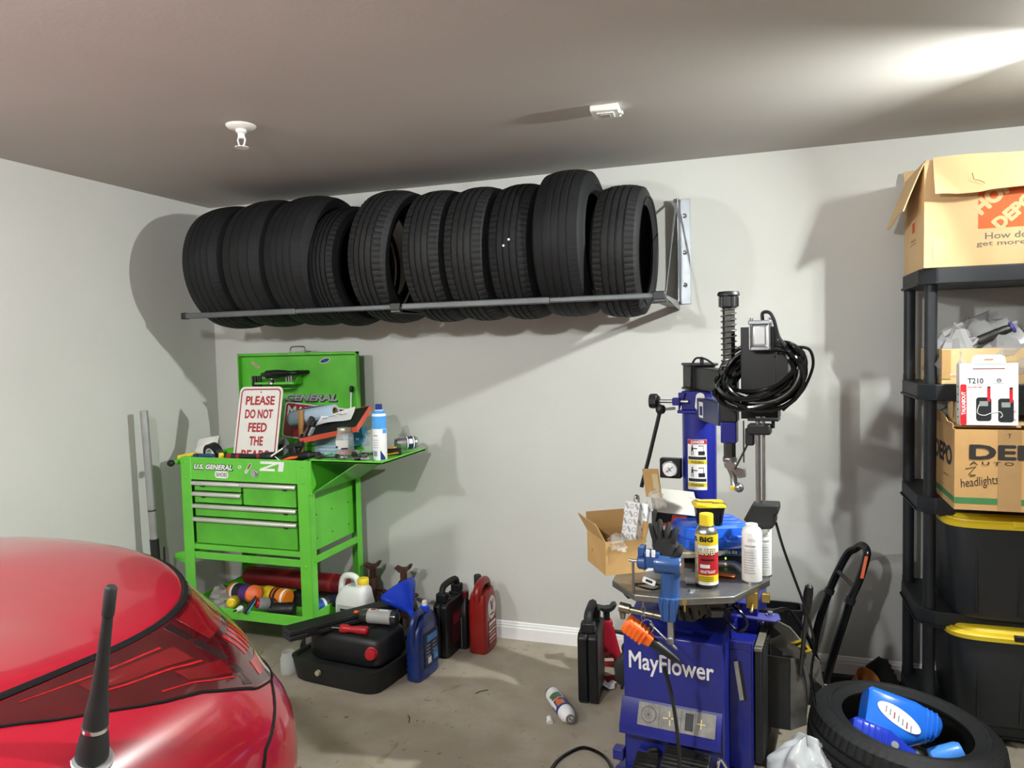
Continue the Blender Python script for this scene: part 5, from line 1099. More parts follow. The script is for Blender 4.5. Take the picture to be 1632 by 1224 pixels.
t = placed('utility_knife', 'yellow and black utility knife lying behind the blue topped spray can', 'knife', TR(1.335, -.36, 1.05, rz=.35, ry=-.12)); part('body', B().lo((-.065, -.016, -.014), (.065, .016, .010)), m_blk, t, bevel=.004); part('slider', B().lo((-.05, -.0165, .008), (.06, .0165, .016)), mat('amber plastic', 'd79a1e', .4), t, bevel=.003)
t = placed('orange_pencil', 'thin orange pencil on the tray in front of the drink can', 'pencil', along((1.33, -.43, 1.037), (1.42, -.34, 1.045))); part('rod', B().cyl((0, 0, 0), (0, 0, .11), .0035, n=6), mat('amber plastic', 'd79a1e'), t); part('tip', B().cyl((0, 0, .11), (0, 0, .122), .0035, .0005, n=6), m_cardl, t)
t = placed('dark_case', 'small dark plastic case beside the orange pencil', 'case', TR(1.375, -.345, 1.0325, rz=.5)); part('body', B().lo((-.04, -.025, 0), (.04, .025, .028)), m_blk, t, bevel=.005); part('lid', B().lo((-.04, -.025, .0285), (.04, .025, .034)), m_dsteel, t, bevel=.003)
# tools in the lid holder
for k, (x, r_) in enumerate(((.412, .0085), (.428, .009), (.447, .0085), (.462, .008))):
    t = placed('screwdriver', ['black screwdriver handle, leftmost in the lid tool holder', 'thick black screwdriver handle, second in the lid tool holder', 'black screwdriver handle, third in the lid tool holder', 'thin black screwdriver handle, nearest the sign in the lid holder'][k], 'screwdriver', TR(x, -.185, 1.372)); part('handle', B().lathe([(r_*.7, 0), (r_, .01), (r_*.85, .03), (r_, .05), (r_*.8, .06), (.001, .062)], 12), m_blk, t); part('shank', B().cyl((0, 0, -.09), (0, 0, 0), .003, n=6), m_steel, t)
t = placed('heat_gun', 'black pistol shaped tool hanging over the lid tool holder', 'heat gun', frame((.615, -.205, 1.445), (1, 0, .04), (0, 0, 1)))
b = B(); b.lathe([(.012, -.10), (.022, -.095), (.024, -.03), (.018, .03), (.010, .075)], 16, M=Matrix.Rotation(PI/2, 4, 'Y')); part('barrel', b, m_blk, t)
b = B(); b.tube(bez([(.05, 0, .0), (.09, 0, -.01), (.105, 0, -.05), (.118, 0, -.095)], 6), [.010, .012, .013, .013, .014, .014, .014, .014, .014, .014, .013, .013, .012, .012, .012, .012, .011, .010, .008], 10); part('grip', b, m_blk, t)
part('nozzle', B().cyl((-.10, 0, 0), (-.128, 0, .004), .014, .010, n=14), m_dsteel, t); b = B(); b.tube(bez([(-.05, 0, .02), (-.03, 0, .035), (.02, 0, .03), (.06, 0, .015)], 5), .005, 6); part('strap', b, m_blk, t)
t = placed('spray_gun_cup', 'shiny metal bell shaped fitting in the lid tool holder', 'fitting', TR(.545, -.19, 1.389)); part('bell', B().lathe([(.022, 0), (.02, .012), (.01, .022), (.009, .04), (.001, .041)], 18), m_chrome, t)
for k, x in enumerate((.635, .652, .668)):
    t = placed('tool_shaft', ['steel tool shaft beside the bell shaped fitting in the lid holder', 'steel tool shaft, middle of three right of the bell fitting', 'steel tool shaft below the black pistol grip in the lid holder'][k], 'tool', TR(x, -.185, 1.389)); part('shaft', B().cyl((0, 0, 0), (0, 0, .045), .005, n=8), m_steel, t); part('collar', B().cyl((0, 0, .0), (0, 0, .012), .0075, n=8), m_chrome, t)
t = placed('pickup_tool', 'thin white rod with black ball end hooked on the raised lid', 'pickup tool', along((1.004, -.132, 1.205), (1.014, -.132, 1.36))); part('rod', B().cyl((0, 0, 0), (0, 0, .14), .0032, n=8), m_white_p, t); part('ball', B().lathe([(.001, .13), (.009, .134), (.012, .146), (.012, .158), (.007, .166), (.001, .167)], 14), m_blk, t)
# things on the cart's lower shelf
ZS = .1965
RT = placed('metal_tube', 'long dark red cylinder lying along the back of the cart shelf', 'cylinder', along((.40, -.30, ZS+.125), (1.095, -.36, ZS+.145))); part('body', B().lathe([(.001, -.005), (.03, 0), (.048, .02), (.05, .04), (.05, .655), (.046, .68), (.03, .695), (.001, .70)], 28), mat('dark red tube', '6d1119', .4, var=.15), RT); part('band', B().lathe([(.0505, .6), (.051, .602), (.051, .618), (.0505, .62)], 28), mat('dark red tube 2', '851820', .4), RT)
t = placed('tool_bag', 'black soft case under the red cylinder at the right end of the cart shelf', 'case', TR(.90, -.27, ZS)); part('body', B().lo((-.16, -.10, 0), (.155, .10, .075)), m_blkm, t, bevel=.015); part('flap', B().lo((-.16, -.102, .04), (.155, .102, .077)), m_blkm, t, bevel=.012)
def shelfcan(name, label, p, q, r, m, bands, cap=None, capm=None):
    p, q = Vector(p), Vector(q); t = placed(name, label, 'bottle', along(p, q)); L = (q-p).length
    part('body', B().lathe([(r*.9, 0), (r, .004), (r, L*.8), (r*.8, L*.9), (r*.5, L*.93)], 24), m, t)
    for z0, z1, mm in bands: part('band', B().lathe([(r*1.012, L*z0), (r*1.012, L*z1)], 24, cap=False), mm, t)
    if cap: part('cap', B().lathe([(cap, L*.88), (cap, L*.99), (cap*.85, L*1.01), (.001, L*1.012)], 22), capm, t)
    return t
m_am = mat('amber orange', 'd4731c', .4, var=.1); m_pur = mat('purple print', '51307f', .45); m_dk = mat('dark label', '2b2723', .5, var=.2)
shelfcan('orange_can', 'orange can with white ring and purple label lying at the left of the cart shelf', (.405, -.42, ZS+.075), (.60, -.45, ZS+.075), .045, m_am, ((.12, .2, m_white_p), (.2, .45, m_dk), (.45, .72, m_pur)))
shelfcan('orange_can', 'orange and black striped can lying in front of the red cylinder on the cart shelf', (.78, -.44, ZS+.072), (.585, -.42, ZS+.078), .045, m_am, ((.05, .12, m_white_p), (.3, .38, m_black_p), (.5, .75, m_yel), (.42, .47, m_black_p)))
shelfcan('cleaner_bottle', 'brown label bottle with big orange cap leaning forward on the cart shelf', (.55, -.40, ZS+.048), (.63, -.525, ZS+.115), .042, m_dk, ((.6, .8, mat('ivory label', 'd8cfb8', .5)), (.35, .5, m_yel)), .042, m_org)
shelfcan('yellow_bottle', 'small yellow bottle at the left end of the cart shelf', (.45, -.44, ZS+.035), (.50, -.55, ZS+.055), .031, m_yel, ((.1, .2, m_dk),), .017, m_yel)
shelfcan('glue_bottle', 'grey bottle with red cap lying near the right post on the cart shelf', (.73, -.45, ZS+.04), (.665, -.555, ZS+.072), .032, m_grey, ((.1, .5, m_dk), (.2, .3, m_red)), .021, mat('red cap', 'b0202a'))
t = placed('tube', 'black yellow and blue tube with white tip leaning over the shelf front lip', 'tube', along((.655, -.57, ZS+.09), (.632, -.612, ZS+.035))); b = B(); b.loft([(-.03, 0, 0, .022, .004, 2.5), (.02, 0, 0, .019, .012, 2), (.07, 0, 0, .012, .012, 2)], 18); part('body', b, m_black_p, t); part('stripe', B().lo((-.02, -.012, -.01), (-.006, -.009, .06)), m_yel, t); part('stripe', B().lo((.004, -.013, -.01), (.012, -.009, .06)), mat('sky blue band', '4da0e6'), t)
t = placed('nozzle_tip', 'round white nozzle lying beside the black yellow tube on the shelf lip', 'nozzle', along((.60, -.585, ZS+.055), (.59, -.615, ZS+.052))); part('tip', B().lathe([(.014, 0), (.015, .012), (.010, .03), (.001, .032)], 16), m_white_p, t); part('stem', B().cyl((0, 0, .03), (0, 0, .05), .004, n=8), m_blk, t)
t = placed('rag', 'crumpled grey rag at the far left of the cart shelf', 'rag', TR(.37, -.46, ZS)); part('cloth', crumple(.14, .13, .11, 8), mat('grey rag', '9b9893', .85, var=.15), t, smooth=30)
shelfcan('black_bottle', 'black bottle lying behind the right front post on the cart shelf', (.86, -.50, ZS+.042), (.74, -.545, ZS+.042), .037, m_blk, ((.2, .3, m_blkm),), .02, m_blk)
shelfcan('blue_spray_can', 'blue and grey spray can lying against the right side of the cart shelf', (.96, -.52, ZS+.055), (1.03, -.36, ZS+.065), .034, mat('mid blue can', '2c5fb4', .35), ((.5, .8, mat('charcoal label', '3a3f45', .4)), (.42, .5, m_white_p)))
# ---------------------------------------------------------------- things on the machine's steel table (machine frame)
def onT(name, label, cat, x, y, z=0., rz=0., rot=None, group=None):
    M = MM @ Matrix.Translation((x, y, TOP+.0005+z)) @ (rot if rot else Matrix.Rotation(rz, 4, 'Z'))
    return placed(name, label, cat, M, group)
def onM(name, label, cat, M): return placed(name, label, cat, MM @ M)
# big yellow and red spray can
YC = onT('spray_can', 'tall yellow and red spray can with yellow cap at the front of the steel table', 'spray can', .302, -.045, 0, .10)
R_ = .0365
part('body', B().lathe([(.034, 0), (R_, .004), (R_, .178), (R_*.97, .181)], 36), m_black_p, YC)
m_cy = mat('can yellow', 'e3c51f', .35); m_cr = mat('can red', 'b3202a', .35)
for z0, z1, mm in ((.012, .022, m_white_p), (.022, .045, m_cy), (.045, .118, m_cr), (.118, .142, m_white_p), (.142, .178, m_cy)): arc(R_, z0, z1, -PI, PI, mm, YC, 'band', n=36)
arc(R_, .012, .175, -1.5, -.72, mat('side print', 'c9b99f', .45, var=.3, scale=90), YC, 'side_panel', lift=.0007)
part('dome', B().lathe([(R_, .179), (.036, .184), (.030, .194), (.026, .198), (.026, .203), (.02, .205)], 32), m_steel, YC)
part('cap', B().lathe([(.0225, .202), (.0225, .236), (.0215, .240), (.0205, .2405), (.001, .2405)], 26), m_yel, YC)
text('BIG', .044, .017, m_black_p, YC, Matrix.Rotation(.06, 4, 'Z') @ TR(0, 0, .1625), bold=.05, wrap=R_, lift=.0012)
text('BIG', .030, .015, m_black_p, YC, Matrix.Rotation(-1.25, 4, 'Z') @ TR(0, 0, .160), bold=.05, wrap=R_, lift=.0012)
text('BLASTER', .059, .024, m_black_p, YC, Matrix.Rotation(.12, 4, 'Z') @ TR(0, 0, .1205), bold=.07, wrap=R_, lift=.0010, shear=.2); text('BLASTER', .054, .019, mat('pale yellow print', 'f4e9b4', .45), YC, Matrix.Rotation(.11, 4, 'Z') @ TR(0, 0, .121), bold=.02, wrap=R_, lift=.0014, shear=.2)
arc(R_, .092, .098, -.45, .75, m_black_p, YC, 'print', lift=.0008); arc(R_, .068, .080, -.5, .35, m_white_p, YC, 'print', lift=.0008); text('PENETRANT', .05, .010, m_white_p, YC, Matrix.Rotation(.2, 4, 'Z') @ TR(0, 0, .056), bold=.02, wrap=R_, lift=.0012)
text('50% FREE', .022, .006, m_cr, YC, Matrix.Rotation(-.1, 4, 'Z') @ TR(0, 0, .074), bold=.02, wrap=R_, lift=.0014) if 0 else None
for k in range(3): arc(R_, .025+k*.006, .028+k*.006, -.6, .7, mat('dark yellow print', '8c7a1e', .5), YC, 'print', lift=.0008)
for k, (x, y, lb) in enumerate(((.432, .055, 'white spray can with grey fine print, nearer one under the black roller block'), (.455, .135, 'white spray can half hidden behind another under the black roller block'))):
    t = onT('spray_can', lb, 'spray can', x, y, 0, -.1+.4*k)
    part('body', B().lathe([(.031, 0), (.0325, .004), (.0325, .165), (.029, .178), (.022, .184), (.019, .188), (.019, .194), (.001, .195)], 32), m_white_p, t)
    part('rim', B().lathe([(.0328, 0), (.0333, .003), (.0328, .006)], 32), m_steel, t)
    mg = mat('fine print grey', 'a9adb0', .5); arc(.0325, .030, .115, -.62, .72, mat('print field', 'dcdde0', .5), t, 'print_field', lift=.0004)
    for zz in (.028, .1155): arc(.0325, zz, zz+.0016, -.66, .76, m_white_p, t, 'rule', lift=.0007)
    for j in range(9): arc(.0325, .034+j*.0085, .037+j*.0085, -.56, .50-.3*((j*7) % 3)/3+.1, mg, t, 'print', lift=.0007)
    arc(.0325, .122, .128, -.5, .6, mg, t, 'print', lift=.0007); arc(.0325, .142, .1445, -.2, .6, mg, t, 'print', lift=.0007); arc(.0325, .148, .150, -.2, .5, mg, t, 'print', lift=.0007)
# open cardboard box with the printed white carton
CB = onT('cardboard_box', 'small open cardboard box on the left corner of the steel table', 'box', -.038, -.068, 0, math.radians(38.5))
w, d, h, th = .150, .190, .118, .003
part('bottom', B().lo((0, 0, 0), (w, d, th)), m_card, CB)
for p, q in (((0, 0, th), (w, th, h)), ((0, d-th, th), (w, d, h))): part('wall', B().lo(p, q), m_card, CB)
for p, q in (((0, th, th), (th, d-th, h)), ((w-th, th, th), (w, d-th, h))): part('wall', B().lo(p, q), m_card, CB)
fl = lambda M, a, l: part('flap', B().lo((0, 0, -th/2), (a, l, th/2)), m_card, CB, M=M)
fl(Matrix.Translation((0, 0, h)) @ Matrix.Rotation(PI/2, 4, 'Z') @ Matrix.Rotation(math.radians(62), 4, 'X'), d, .072)
fl(Matrix.Translation((w, d, h)) @ Matrix.Rotation(PI, 4, 'Z') @ Matrix.Rotation(math.radians(-80), 4, 'X') @ Matrix.Rotation(PI, 4, 'X'), w, .065)
fl(Matrix.Translation((w, d, h)) @ Matrix.Rotation(-PI/2, 4, 'Z') @ Matrix.Rotation(math.radians(75), 4, 'X'), d, .055)
part('stain', B().lathe([(.006, .0), (.001, .0003)], 12, M=CB.matrix_world.inverted() @ CB.matrix_world @ frame((-.0004, .135, .055), (0, -1, 0), (0, 0, 1))), mat('brown stain', '8a6a3f', .9), CB)
WB = onM('printed_carton', 'white carton with grey printed marks leaning out of the cardboard box', 'carton', frame((.016, .045, .920), (.90, -.40, .05), (.20, .22, .95)))
m_wc = mat('white carton', 'e4e4e4', .55, var=.04)
part('carton', B().lo((-.033, -.085, -.062), (.033, .085, 0)), m_wc, WB, bevel=.002)
m_mk = mat('pale grey print', 'a3a5a8', .55)
rnd = random.Random(6)
for i in range(3):
    for j in range(6):
        M_ = TR(-.022+i*.022, -.066+j*.027, 0, rz=-.9) if (i+j) % 2 else TR(-.022+i*.022, -.066+j*.027, 0, rz=.5)
        if (i+j) % 2: decal(.024, .009, m_mk, WB, M_, 'mark')
        else: part('mark', B().lathe([(.009, .0006), (.006, .0006)], 14, cap=False), m_mk, WB, M=M_)
        Ms = frame((.0333, -.066+j*.027, -.012-i*.022), (0, 0, -1), (0, 1, 0)) @ Matrix.Rotation(-.9 if (i+j) % 2 else .5, 4, 'Z')
        if (i+j) % 2: decal(.022, .008, m_mk, WB, Ms, 'mark')
t = onM('bubble_wrap', 'crumpled clear wrap spilling over the front of the cardboard box', 'wrap', TR(-.012, -.025, .850)); part('film', crumple(.075, .07, .055, 14), mat('clear film', 'e6e3da', .12, var=.06, alpha=.30), t, smooth=18)
t = onM('bubble_wrap', 'crumpled clear wrap above the white printed carton', 'wrap', TR(.092, .12, .975)); part('film', crumple(.07, .05, .065, 15), mat('clear film', 'd9d6cd'), t, smooth=18)
t = onM('lamp_bulb', 'small shiny bulb end poking up behind the white printed carton', 'bulb', TR(.02, .13, 1.0)); part('bulb', B().lathe([(.011, -.03), (.012, 0), (.009, .012), (.001, .016)], 14), m_chrome, t); part('base', B().cyl((0, 0, -.05), (0, 0, -.03), .008, n=10), m_dsteel, t)
# orange and black product boxes with a grey lid, leaning by the column
m_ob = mat('orange print', 'd96a3c'); m_or2 = mat('vivid orange print', 'e2571d', .45)
OB = onT('lamp_box', 'black and orange product box, lower of two stacked before the blue column', 'box', .115, .315, .045, .45)
part('carton', B().lo((-.075, -.06, -.045), (.075, .06, .10)), m_black_p, OB, bevel=.002)
decal(.148, .03, m_or2, OB, frame((0, -.0602, .083), (1, 0, 0), (0, 0, 1)), 'band'); decal(.148, .016, m_white_p, OB, frame((0, -.0606, .062), (1, 0, 0), (0, 0, 1)), 'band'); decal(.118, .03, m_or2, OB, frame((.0752, 0, .083), (0, 1, 0), (0, 0, 1)), 'band'); decal(.118, .016, m_white_p, OB, frame((.0756, 0, .062), (0, 1, 0), (0, 0, 1)), 'band')
part('lens_print', B().lathe([(.020, .001), (.001, .001)], 22, M=frame((.035, -.0602, .018), (1, 0, 0), (0, 0, 1)), cap=False), m_grey, OB); decal(.04, .018, m_or2, OB, frame((-.035, -.0602, .01), (1, 0, .3), (-.3, 0, 1)), 'print')
for k in range(4): decal(.05, .004, m_white_p, OB, frame((.0753, .005, .038-k*.010), (0, 1, 0), (0, 0, 1)), 'print')
decal(.05, .04, m_or2, OB, frame((.0753, -.02, -.02), (0, 1, 0), (0, 0, 1)), 'print')
O2 = onT('lamp_box', 'tilted orange and black product box with pale grey top, upper of the stack', 'box', .115, .310, .150, 0, rot=TR(rz=.42, ry=.13, rx=.42))
part('carton', B().lo((-.08, -.07, 0), (.08, .085, .045)), m_black_p, O2, bevel=.002)
part('pale_top', B().lo((-.0805, -.0705, .0455), (.0805, .0855, .048)), mat('grey board', 'b5b3ac', .7), O2)
decal(.055, .04, m_or2, O2, frame((.005, -.0702, .022), (1, 0, 0), (0, 0, 1)), 'panel'); text('volt', .026, .009, m_black_p, O2, frame((.008, -.0708, .024), (1, 0, 0), (0, 0, 1)), bold=.03); decal(.05, .02, mat('dark orange print', '6a2f20', .5), O2, frame((.0802, .0, .024), (0, 1, 0), (0, 0, 1)), 'panel')
part('wire_tail', B().tube(bez([(.05, .05, .048), (.085, .03, .055), (.125, .0, .07)], 5), .0012, 5), m_whitep, O2)
fl2 = onM('box_flap', 'brown cardboard flap sticking up at the left of the grey topped box', 'cardboard', frame((.045, .265, 1.035), (.8, -.5, .12), (-.1, 0, 1))); part('flap', B().lo((-.045, -.055, -.0015), (.04, .055, .0015)), m_card, fl2); decal(.03, .07, mat('clear tape', 'c9b48c', .3), fl2, TR(.02, .0, .0015), 'tape')
# blue case, yellow lidded tub, flat pads
WP = onT('foam_tray', 'cream coloured flat tray under the front of the blue plastic case', 'tray', .225, .235, .036, .62); part('tray', B().loft([(0, 0, 0, .12, .085, 5), (.016, 0, 0, .128, .093, 5), (.018, 0, 0, .128, .093, 5)], 32), mat('cream plastic', 'cfc9b5', .5), WP); part('rim', B().loft([(.018, 0, 0, .130, .095, 5), (.022, 0, 0, .130, .095, 5)], 32), mat('cream plastic', 'cfc9b5'), WP)
BK = onT('power_adapter', 'black box with a small green light under the blue case', 'adapter', .32, .25, 0, .2); part('body', B().lo((-.10, -.03, 0), (.09, .05, .035)), m_blk, BK, bevel=.004)
lg = bpy.data.materials.new('green led'); lg.use_nodes = True; q_ = lg.node_tree.nodes['Principled BSDF']; q_.inputs['Base Color'].default_value = (.1, .5, .05, 1); q_.inputs['Emission Color'].default_value = (.35, 1, .08, 1); q_.inputs['Emission Strength'].default_value = 3
part('led', B().box((-.005, -.0305, .02), (.005, .002, .007)), lg, BK)
NB = onT('tool_kit_box', 'dark blue flat kit box with pale lettering under the right of the blue case', 'box', .335, .26, .036, .28); part('carton', B().lo((-.085, -.06, 0), (.085, .06, .028)), mat('dark blue carton', '1d3f63', .45), NB, bevel=.002); text('Bolt Kit', .045, .012, m_white_p, NB, frame((-.01, -.0602, .014), (1, 0, 0), (0, 0, 1)), bold=.01); decal(.05, .02, mat('cyan print', '4aa3d0', .5), NB, frame((-.055, -.0603, .014), (1, 0, 0), (0, 0, 1)), 'print')
CS = onT('plastic_case', 'bright blue moulded plastic case in the middle of the steel table', 'case', .262, .245, .066, .52)
m_cs = mat('bright blue plastic', '1f5fd6', .35, var=.06, coat=.2)
part('base', B().loft([(0, 0, 0, .115, .095, 6), (.006, 0, 0, .122, .10, 6), (.04, 0, 0, .125, .103, 6)], 40), m_cs, CS); part('lid', B().loft([(.042, 0, 0, .125, .103, 6), (.075, 0, 0, .121, .10, 6), (.082, 0, 0, .113, .092, 6)], 40), m_cs, CS)
for k in range(3): part('rib', B().lo((.0, -.06+k*.05, .080), (.10, -.045+k*.05, .0855)), m_cs, CS, bevel=.002)
part('latch', B().lo((.03, -.112, .025), (.095, -.10, .05)), m_cs, CS, bevel=.006); part('handle', B().tube(bez([(.02, -.10, .04), (.03, -.125, .035), (.09, -.125, .035), (.105, -.10, .04)], 5), .007, 8), m_cs, CS)
YT = onT('parts_tub', 'black tub with yellow snap lid standing on the blue plastic case', 'tub', .268, .195, .149, .38)
b = B(); b.loft([(0, 0, 0, .042, .035, 5), (.055, 0, 0, .050, .042, 5), (.066, 0, 0, .052, .044, 5)], 36)
for k in range(7): b.lo((-.036+k*.012-.002, -.043, .01), (-.036+k*.012+.002, -.036, .055))
part('tub', b, mat('dark navy plastic', '12161f', .4), YT); part('lid', B().loft([(.066, 0, 0, .057, .049, 5), (.074, 0, 0, .057, .049, 5), (.078, 0, 0, .052, .044, 5), (.078, 0, 0, .046, .038, 5), (.075, 0, 0, .044, .036, 5)], 36), m_yel, YT); part('lid_tab', B().lo((-.02, -.056, .066), (.02, -.046, .073)), m_yel, YT, bevel=.003)
part('orange_contents', B().loft([(.0752, -.008, 0, .024, .02, 2.4), (.077, -.008, 0, .022, .018, 2.4)], 20), mat('amber plastic', 'd79a1e'), YT)
# clamp-on vise with a glove draped on it
VS = onT('bench_vise', 'blue clamp-on vise hooked over the front edge of the steel table', 'vise', .212, -.178)
m_vs = mat('vise blue enamel', '2c4f86', .34, var=.15, coat=.3)
part('column', B().lathe([(.030, -.012), (.031, .0), (.029, .02), (.031, .045), (.031, .075)], 28), m_vs, VS)
b = B(); b.loft([(-.075, 0, -.028, .020, .012, 5), (-.03, 0, -.026, .030, .014, 5), (.0, 0, -.02, .033, .018, 5)], 24); b.lo((-.004, -.045, -.07), (.004, -.036, .0)); b.lo((-.022, -.043, -.072), (-.016, -.036, .0)); b.lo((.016, -.043, -.072), (.022, -.036, .0)); part('clamp_leg', b, m_vs, VS, bevel=.002)
b = B(); b.lathe([(.024, -.05), (.031, -.046), (.032, .03), (.028, .036)], 26, M=TR(0, 0, .098, ry=PI/2)); part('body', b, m_vs, VS)
part('body_cap', B().lathe([(.027, .036), (.027, .039), (.001, .040)], 24, M=TR(0, 0, .098, ry=PI/2)), m_steel, VS)
b = B(); b.lo((-.075, -.02, .085), (-.045, .02, .125)); b.lo((-.080, -.022, .12), (-.03, .022, .138)); part('fixed_jaw', b, m_vs, VS, bevel=.004)
b = B(); b.lathe([(.018, -.105), (.024, -.10), (.024, -.078), (.018, -.074)], 18, M=TR(0, 0, .098, ry=PI/2)); b.lo((-.10, -.02, .12), (-.082, .022, .15)); part('sliding_jaw', b, m_vs, VS, bevel=.002)
for x in (-.066, -.048): part('jaw_bolt', B().lo((x-.006, -.024, .122), (x+.006, -.02, .146)), m_white_p, VS, bevel=.002)
part('spindle', B().cyl((-.105, 0, .098), (-.135, 0, .099), .005, n=10), m_steel, VS); part('tommy_bar', B().cyl((-.118, -.012, .098), (-.116, -.016, .0), .0045, n=8), m_steel, VS)
t = onT('paper_tag', 'small white printed tag hanging at the left of the blue vise', 'tag', .15, -.205, .045, 0, rot=TR(rx=1.2, rz=.2, ry=.35)); part('tag', B().prism(rr(.042, .018, .004), -.0005, .0005), m_white_p, t); decal(.022, .008, m_black_p, t, TR(), 'print', lift=.0008)
t = onT('tissue', 'crumpled white tissue behind the left end of the blue vise', 'tissue', .125, -.13, .06); part('tissue', crumple(.05, .05, .06, 31, 12, 7), m_white_p, t, smooth=20)
GL = onM('work_glove', 'black work glove lying fingers up on top of the blue vise', 'glove', frame((.195, -.160, .905), (1, -.15, .12), (-.38, .32, .72)))
m_gl = mat('black knit glove', '1c1c1d', .8, var=.3, scale=40, bump=.3, bscale=300)
me_v = [(0, -.045, .006), (0, -.02, .008), (0, .015, .008)]
b = B(); b.loft([(-.055, 0, 0, .034, .010, 3), (-.04, 0, 0, .036, .013, 3), (0, 0, 0, .038, .015, 3), (.025, 0, 0, .036, .013, 3), (.035, 0, .0, .030, .010, 3)], 24, Matrix(((1, 0, 0, 0), (0, 0, 1, 0), (0, 1, 0, .008), (0, 0, 0, 1))))
hand = part('palm', b, m_gl, GL); part('cuff', B().loft([(-.072, 0, 0, .033, .012, 3), (-.05, 0, 0, .0355, .0125, 3)], 24, Matrix(((1, 0, 0, 0), (0, 0, 1, 0), (0, 1, 0, .008), (0, 0, 0, 1)))), m_blkm, GL)
for x, L_, tx, r_ in ((-.029, .068, -.022, .0092), (-.010, .082, -.008, .0098), (.010, .072, .004, .0098), (.028, .055, .014, .009)):
    part('finger', B().tube(bez([(x, .015, .008), (x+tx*.4, .015+L_*.5, .016), (x+tx, .015+L_, .008)], 6), [r_]*6+[r_*1.02, r_, r_*.98, r_*.95, r_*.9, r_*.75, r_*.3], 10), m_gl, GL)
part('thumb', B().tube(bez([(.030, -.03, .008), (.048, -.01, .012), (.052, .018, .006)], 6), [.011]*8+[.0105, .010, .009, .007, .003], 10), m_gl, GL)
# small stuff in front
t = onT('marker_tube', 'small white tube lying by the foot of the blue vise', 'tube', .262, -.045, .011, 0, rot=TR(rz=.25, ry=PI/2)); part('tube', B().lathe([(.009, -.03), (.011, -.028), (.011, .022), (.009, .03)], 16), m_white_p, t); part('end', B().lathe([(.0112, .01), (.0112, .024)], 16), m_grey, t)
t = onT('key', 'small brass key hanging at the table edge right of the blue vise', 'key', .262, -.205, -.008, 0, rot=TR(rx=PI/2)); part('bow', B().lathe([(.003, -.001), (.008, -.001), (.008, .001), (.003, .001)], 14), MATS['brass'], t); part('blade', B().lo((-.002, -.030, -.001), (.003, -.007, .001)), MATS['brass'], t)
t = onT('copper_fitting', 'pair of copper rods lying behind the yellow and red can', 'rods', .345, .06, .006, -.1)
for y in (0, .012): part('rod', B().cyl((-.03, y, 0), (.03, y+.002, .0), .005, n=10), mat('copper', 'b5673a', .3, .85), t)
t = onT('steel_bend', 'bent shiny steel tube lying right of the yellow and red can', 'tube', .355, .13, .014); part('tube', B().tube(bez([(-.06, .02, 0), (-.02, .025, .004), (.015, .0, .012), (.05, -.04, .0)], 6), .0125, 14), m_steel, t); part('end_ring', B().cyl((.05, -.04, 0), (.056, -.047, -.001), .014, n=14), m_chrome, t)
t = onT('extension_wire', 'coiled thin black cord on the table left of the blue vise', 'cord', .125, -.14, .004); part('cord', B().tube([(.045*math.cos(w)*(1+.1*math.sin(3*w)), .025*math.sin(w), .003+.003*math.sin(2*w)) for w in [.35*k for k in range(36)]], .003, 6), m_blkg, t); part('plug', B().box((.05, .0, .004), (.022, .012, .01)), m_blk, t, bevel=.003)
t = onT('washer', 'small steel nut on the table beside the white tube', 'nut', .268, -.115, .004); part('nut', B().lathe([(.005, -.004), (.010, -.004), (.010, .004), (.005, .004), (.005, -.004)], 6, cap=False), m_steel, t, smooth=20); part('bolt', B().cyl((.0, 0, -.003), (.018, .01, -.001), .0035, n=8), m_steel, t)
# orange work lamp plug hanging by a chain from the table, with its cable
OP = onM('inspection_lamp', 'orange gripped lamp hanging on a ring under the steel table with long black cable', 'lamp', along((.078, -.235, .680), (.160, -.23, .628)))
b = B(); b.loft([(0, 0, 0, .020, .024, 4), (.008, 0, 0, .026, .030, 4), (.045, 0, 0, .026, .030, 4), (.075, 0, 0, .023, .024, 3.5), (.10, 0, 0, .018, .02, 3)], 24); og = part('grip', b, m_org, OP)
for k in range(5): part('grip_rib', B().loft([(.012+k*.014, 0, 0, .0275, .0315, 4), (.019+k*.014, 0, 0, .0275, .0315, 4)], 24), m_org, OP)
part('strain_relief', B().lathe([(.017, .095), (.016, .12), (.010, .19), (.007, .20)], 14), m_blk, OP)
inv = OP.matrix_local.inverted() @ MM
def inOP(p): return tuple(OP_inv @ (MM @ Vector(p)))
OP_inv = (MM @ along((.078, -.235, .680), (.160, -.23, .628))).inverted()
part('cable', B().tube([inOP(p) for p in bez([(.20, -.235, .555), (.215, -.23, .50), (.225, -.20, .40), (.23, -.17, .28), (.235, -.17, .15), (.24, -.18, .03), (.22, -.22, .008), (.16, -.30, .008), (.05, -.36, .008)], 8)], .0065, 8), m_blkg, OP)
RC_ = onM('key_ring', 'steel ring and short chain hanging from the clamp under the table', 'ring', TR(.150, -.235, .675)); part('ring', B().tube([(.020*math.cos(w), 0, .022*math.sin(w)) for w in [2*PI*k/28 for k in range(28)]], .0017, 6, closed=True), m_chrome, RC_)
for k in range(4):
    a = PI/2*(k % 2); part('chain_link', B().tube([(-.012+.006*math.cos(w)*math.cos(a), .006*math.cos(w)*math.sin(a), .026+k*.014+.010*math.sin(w)) for w in [2*PI*i/12 for i in range(12)]], .0014, 5, closed=True), m_steel, RC_)
# ---------------------------------------------------------------- things on the shelving (world frame)
LF = lambda x, y, z: frame((x, y, z), (1, 0, 0), (0, 0, 1))     # prints facing the room
SF = lambda x, y, z: frame((x, y, z), (0, -1, 0), (0, 0, 1))    # prints facing left
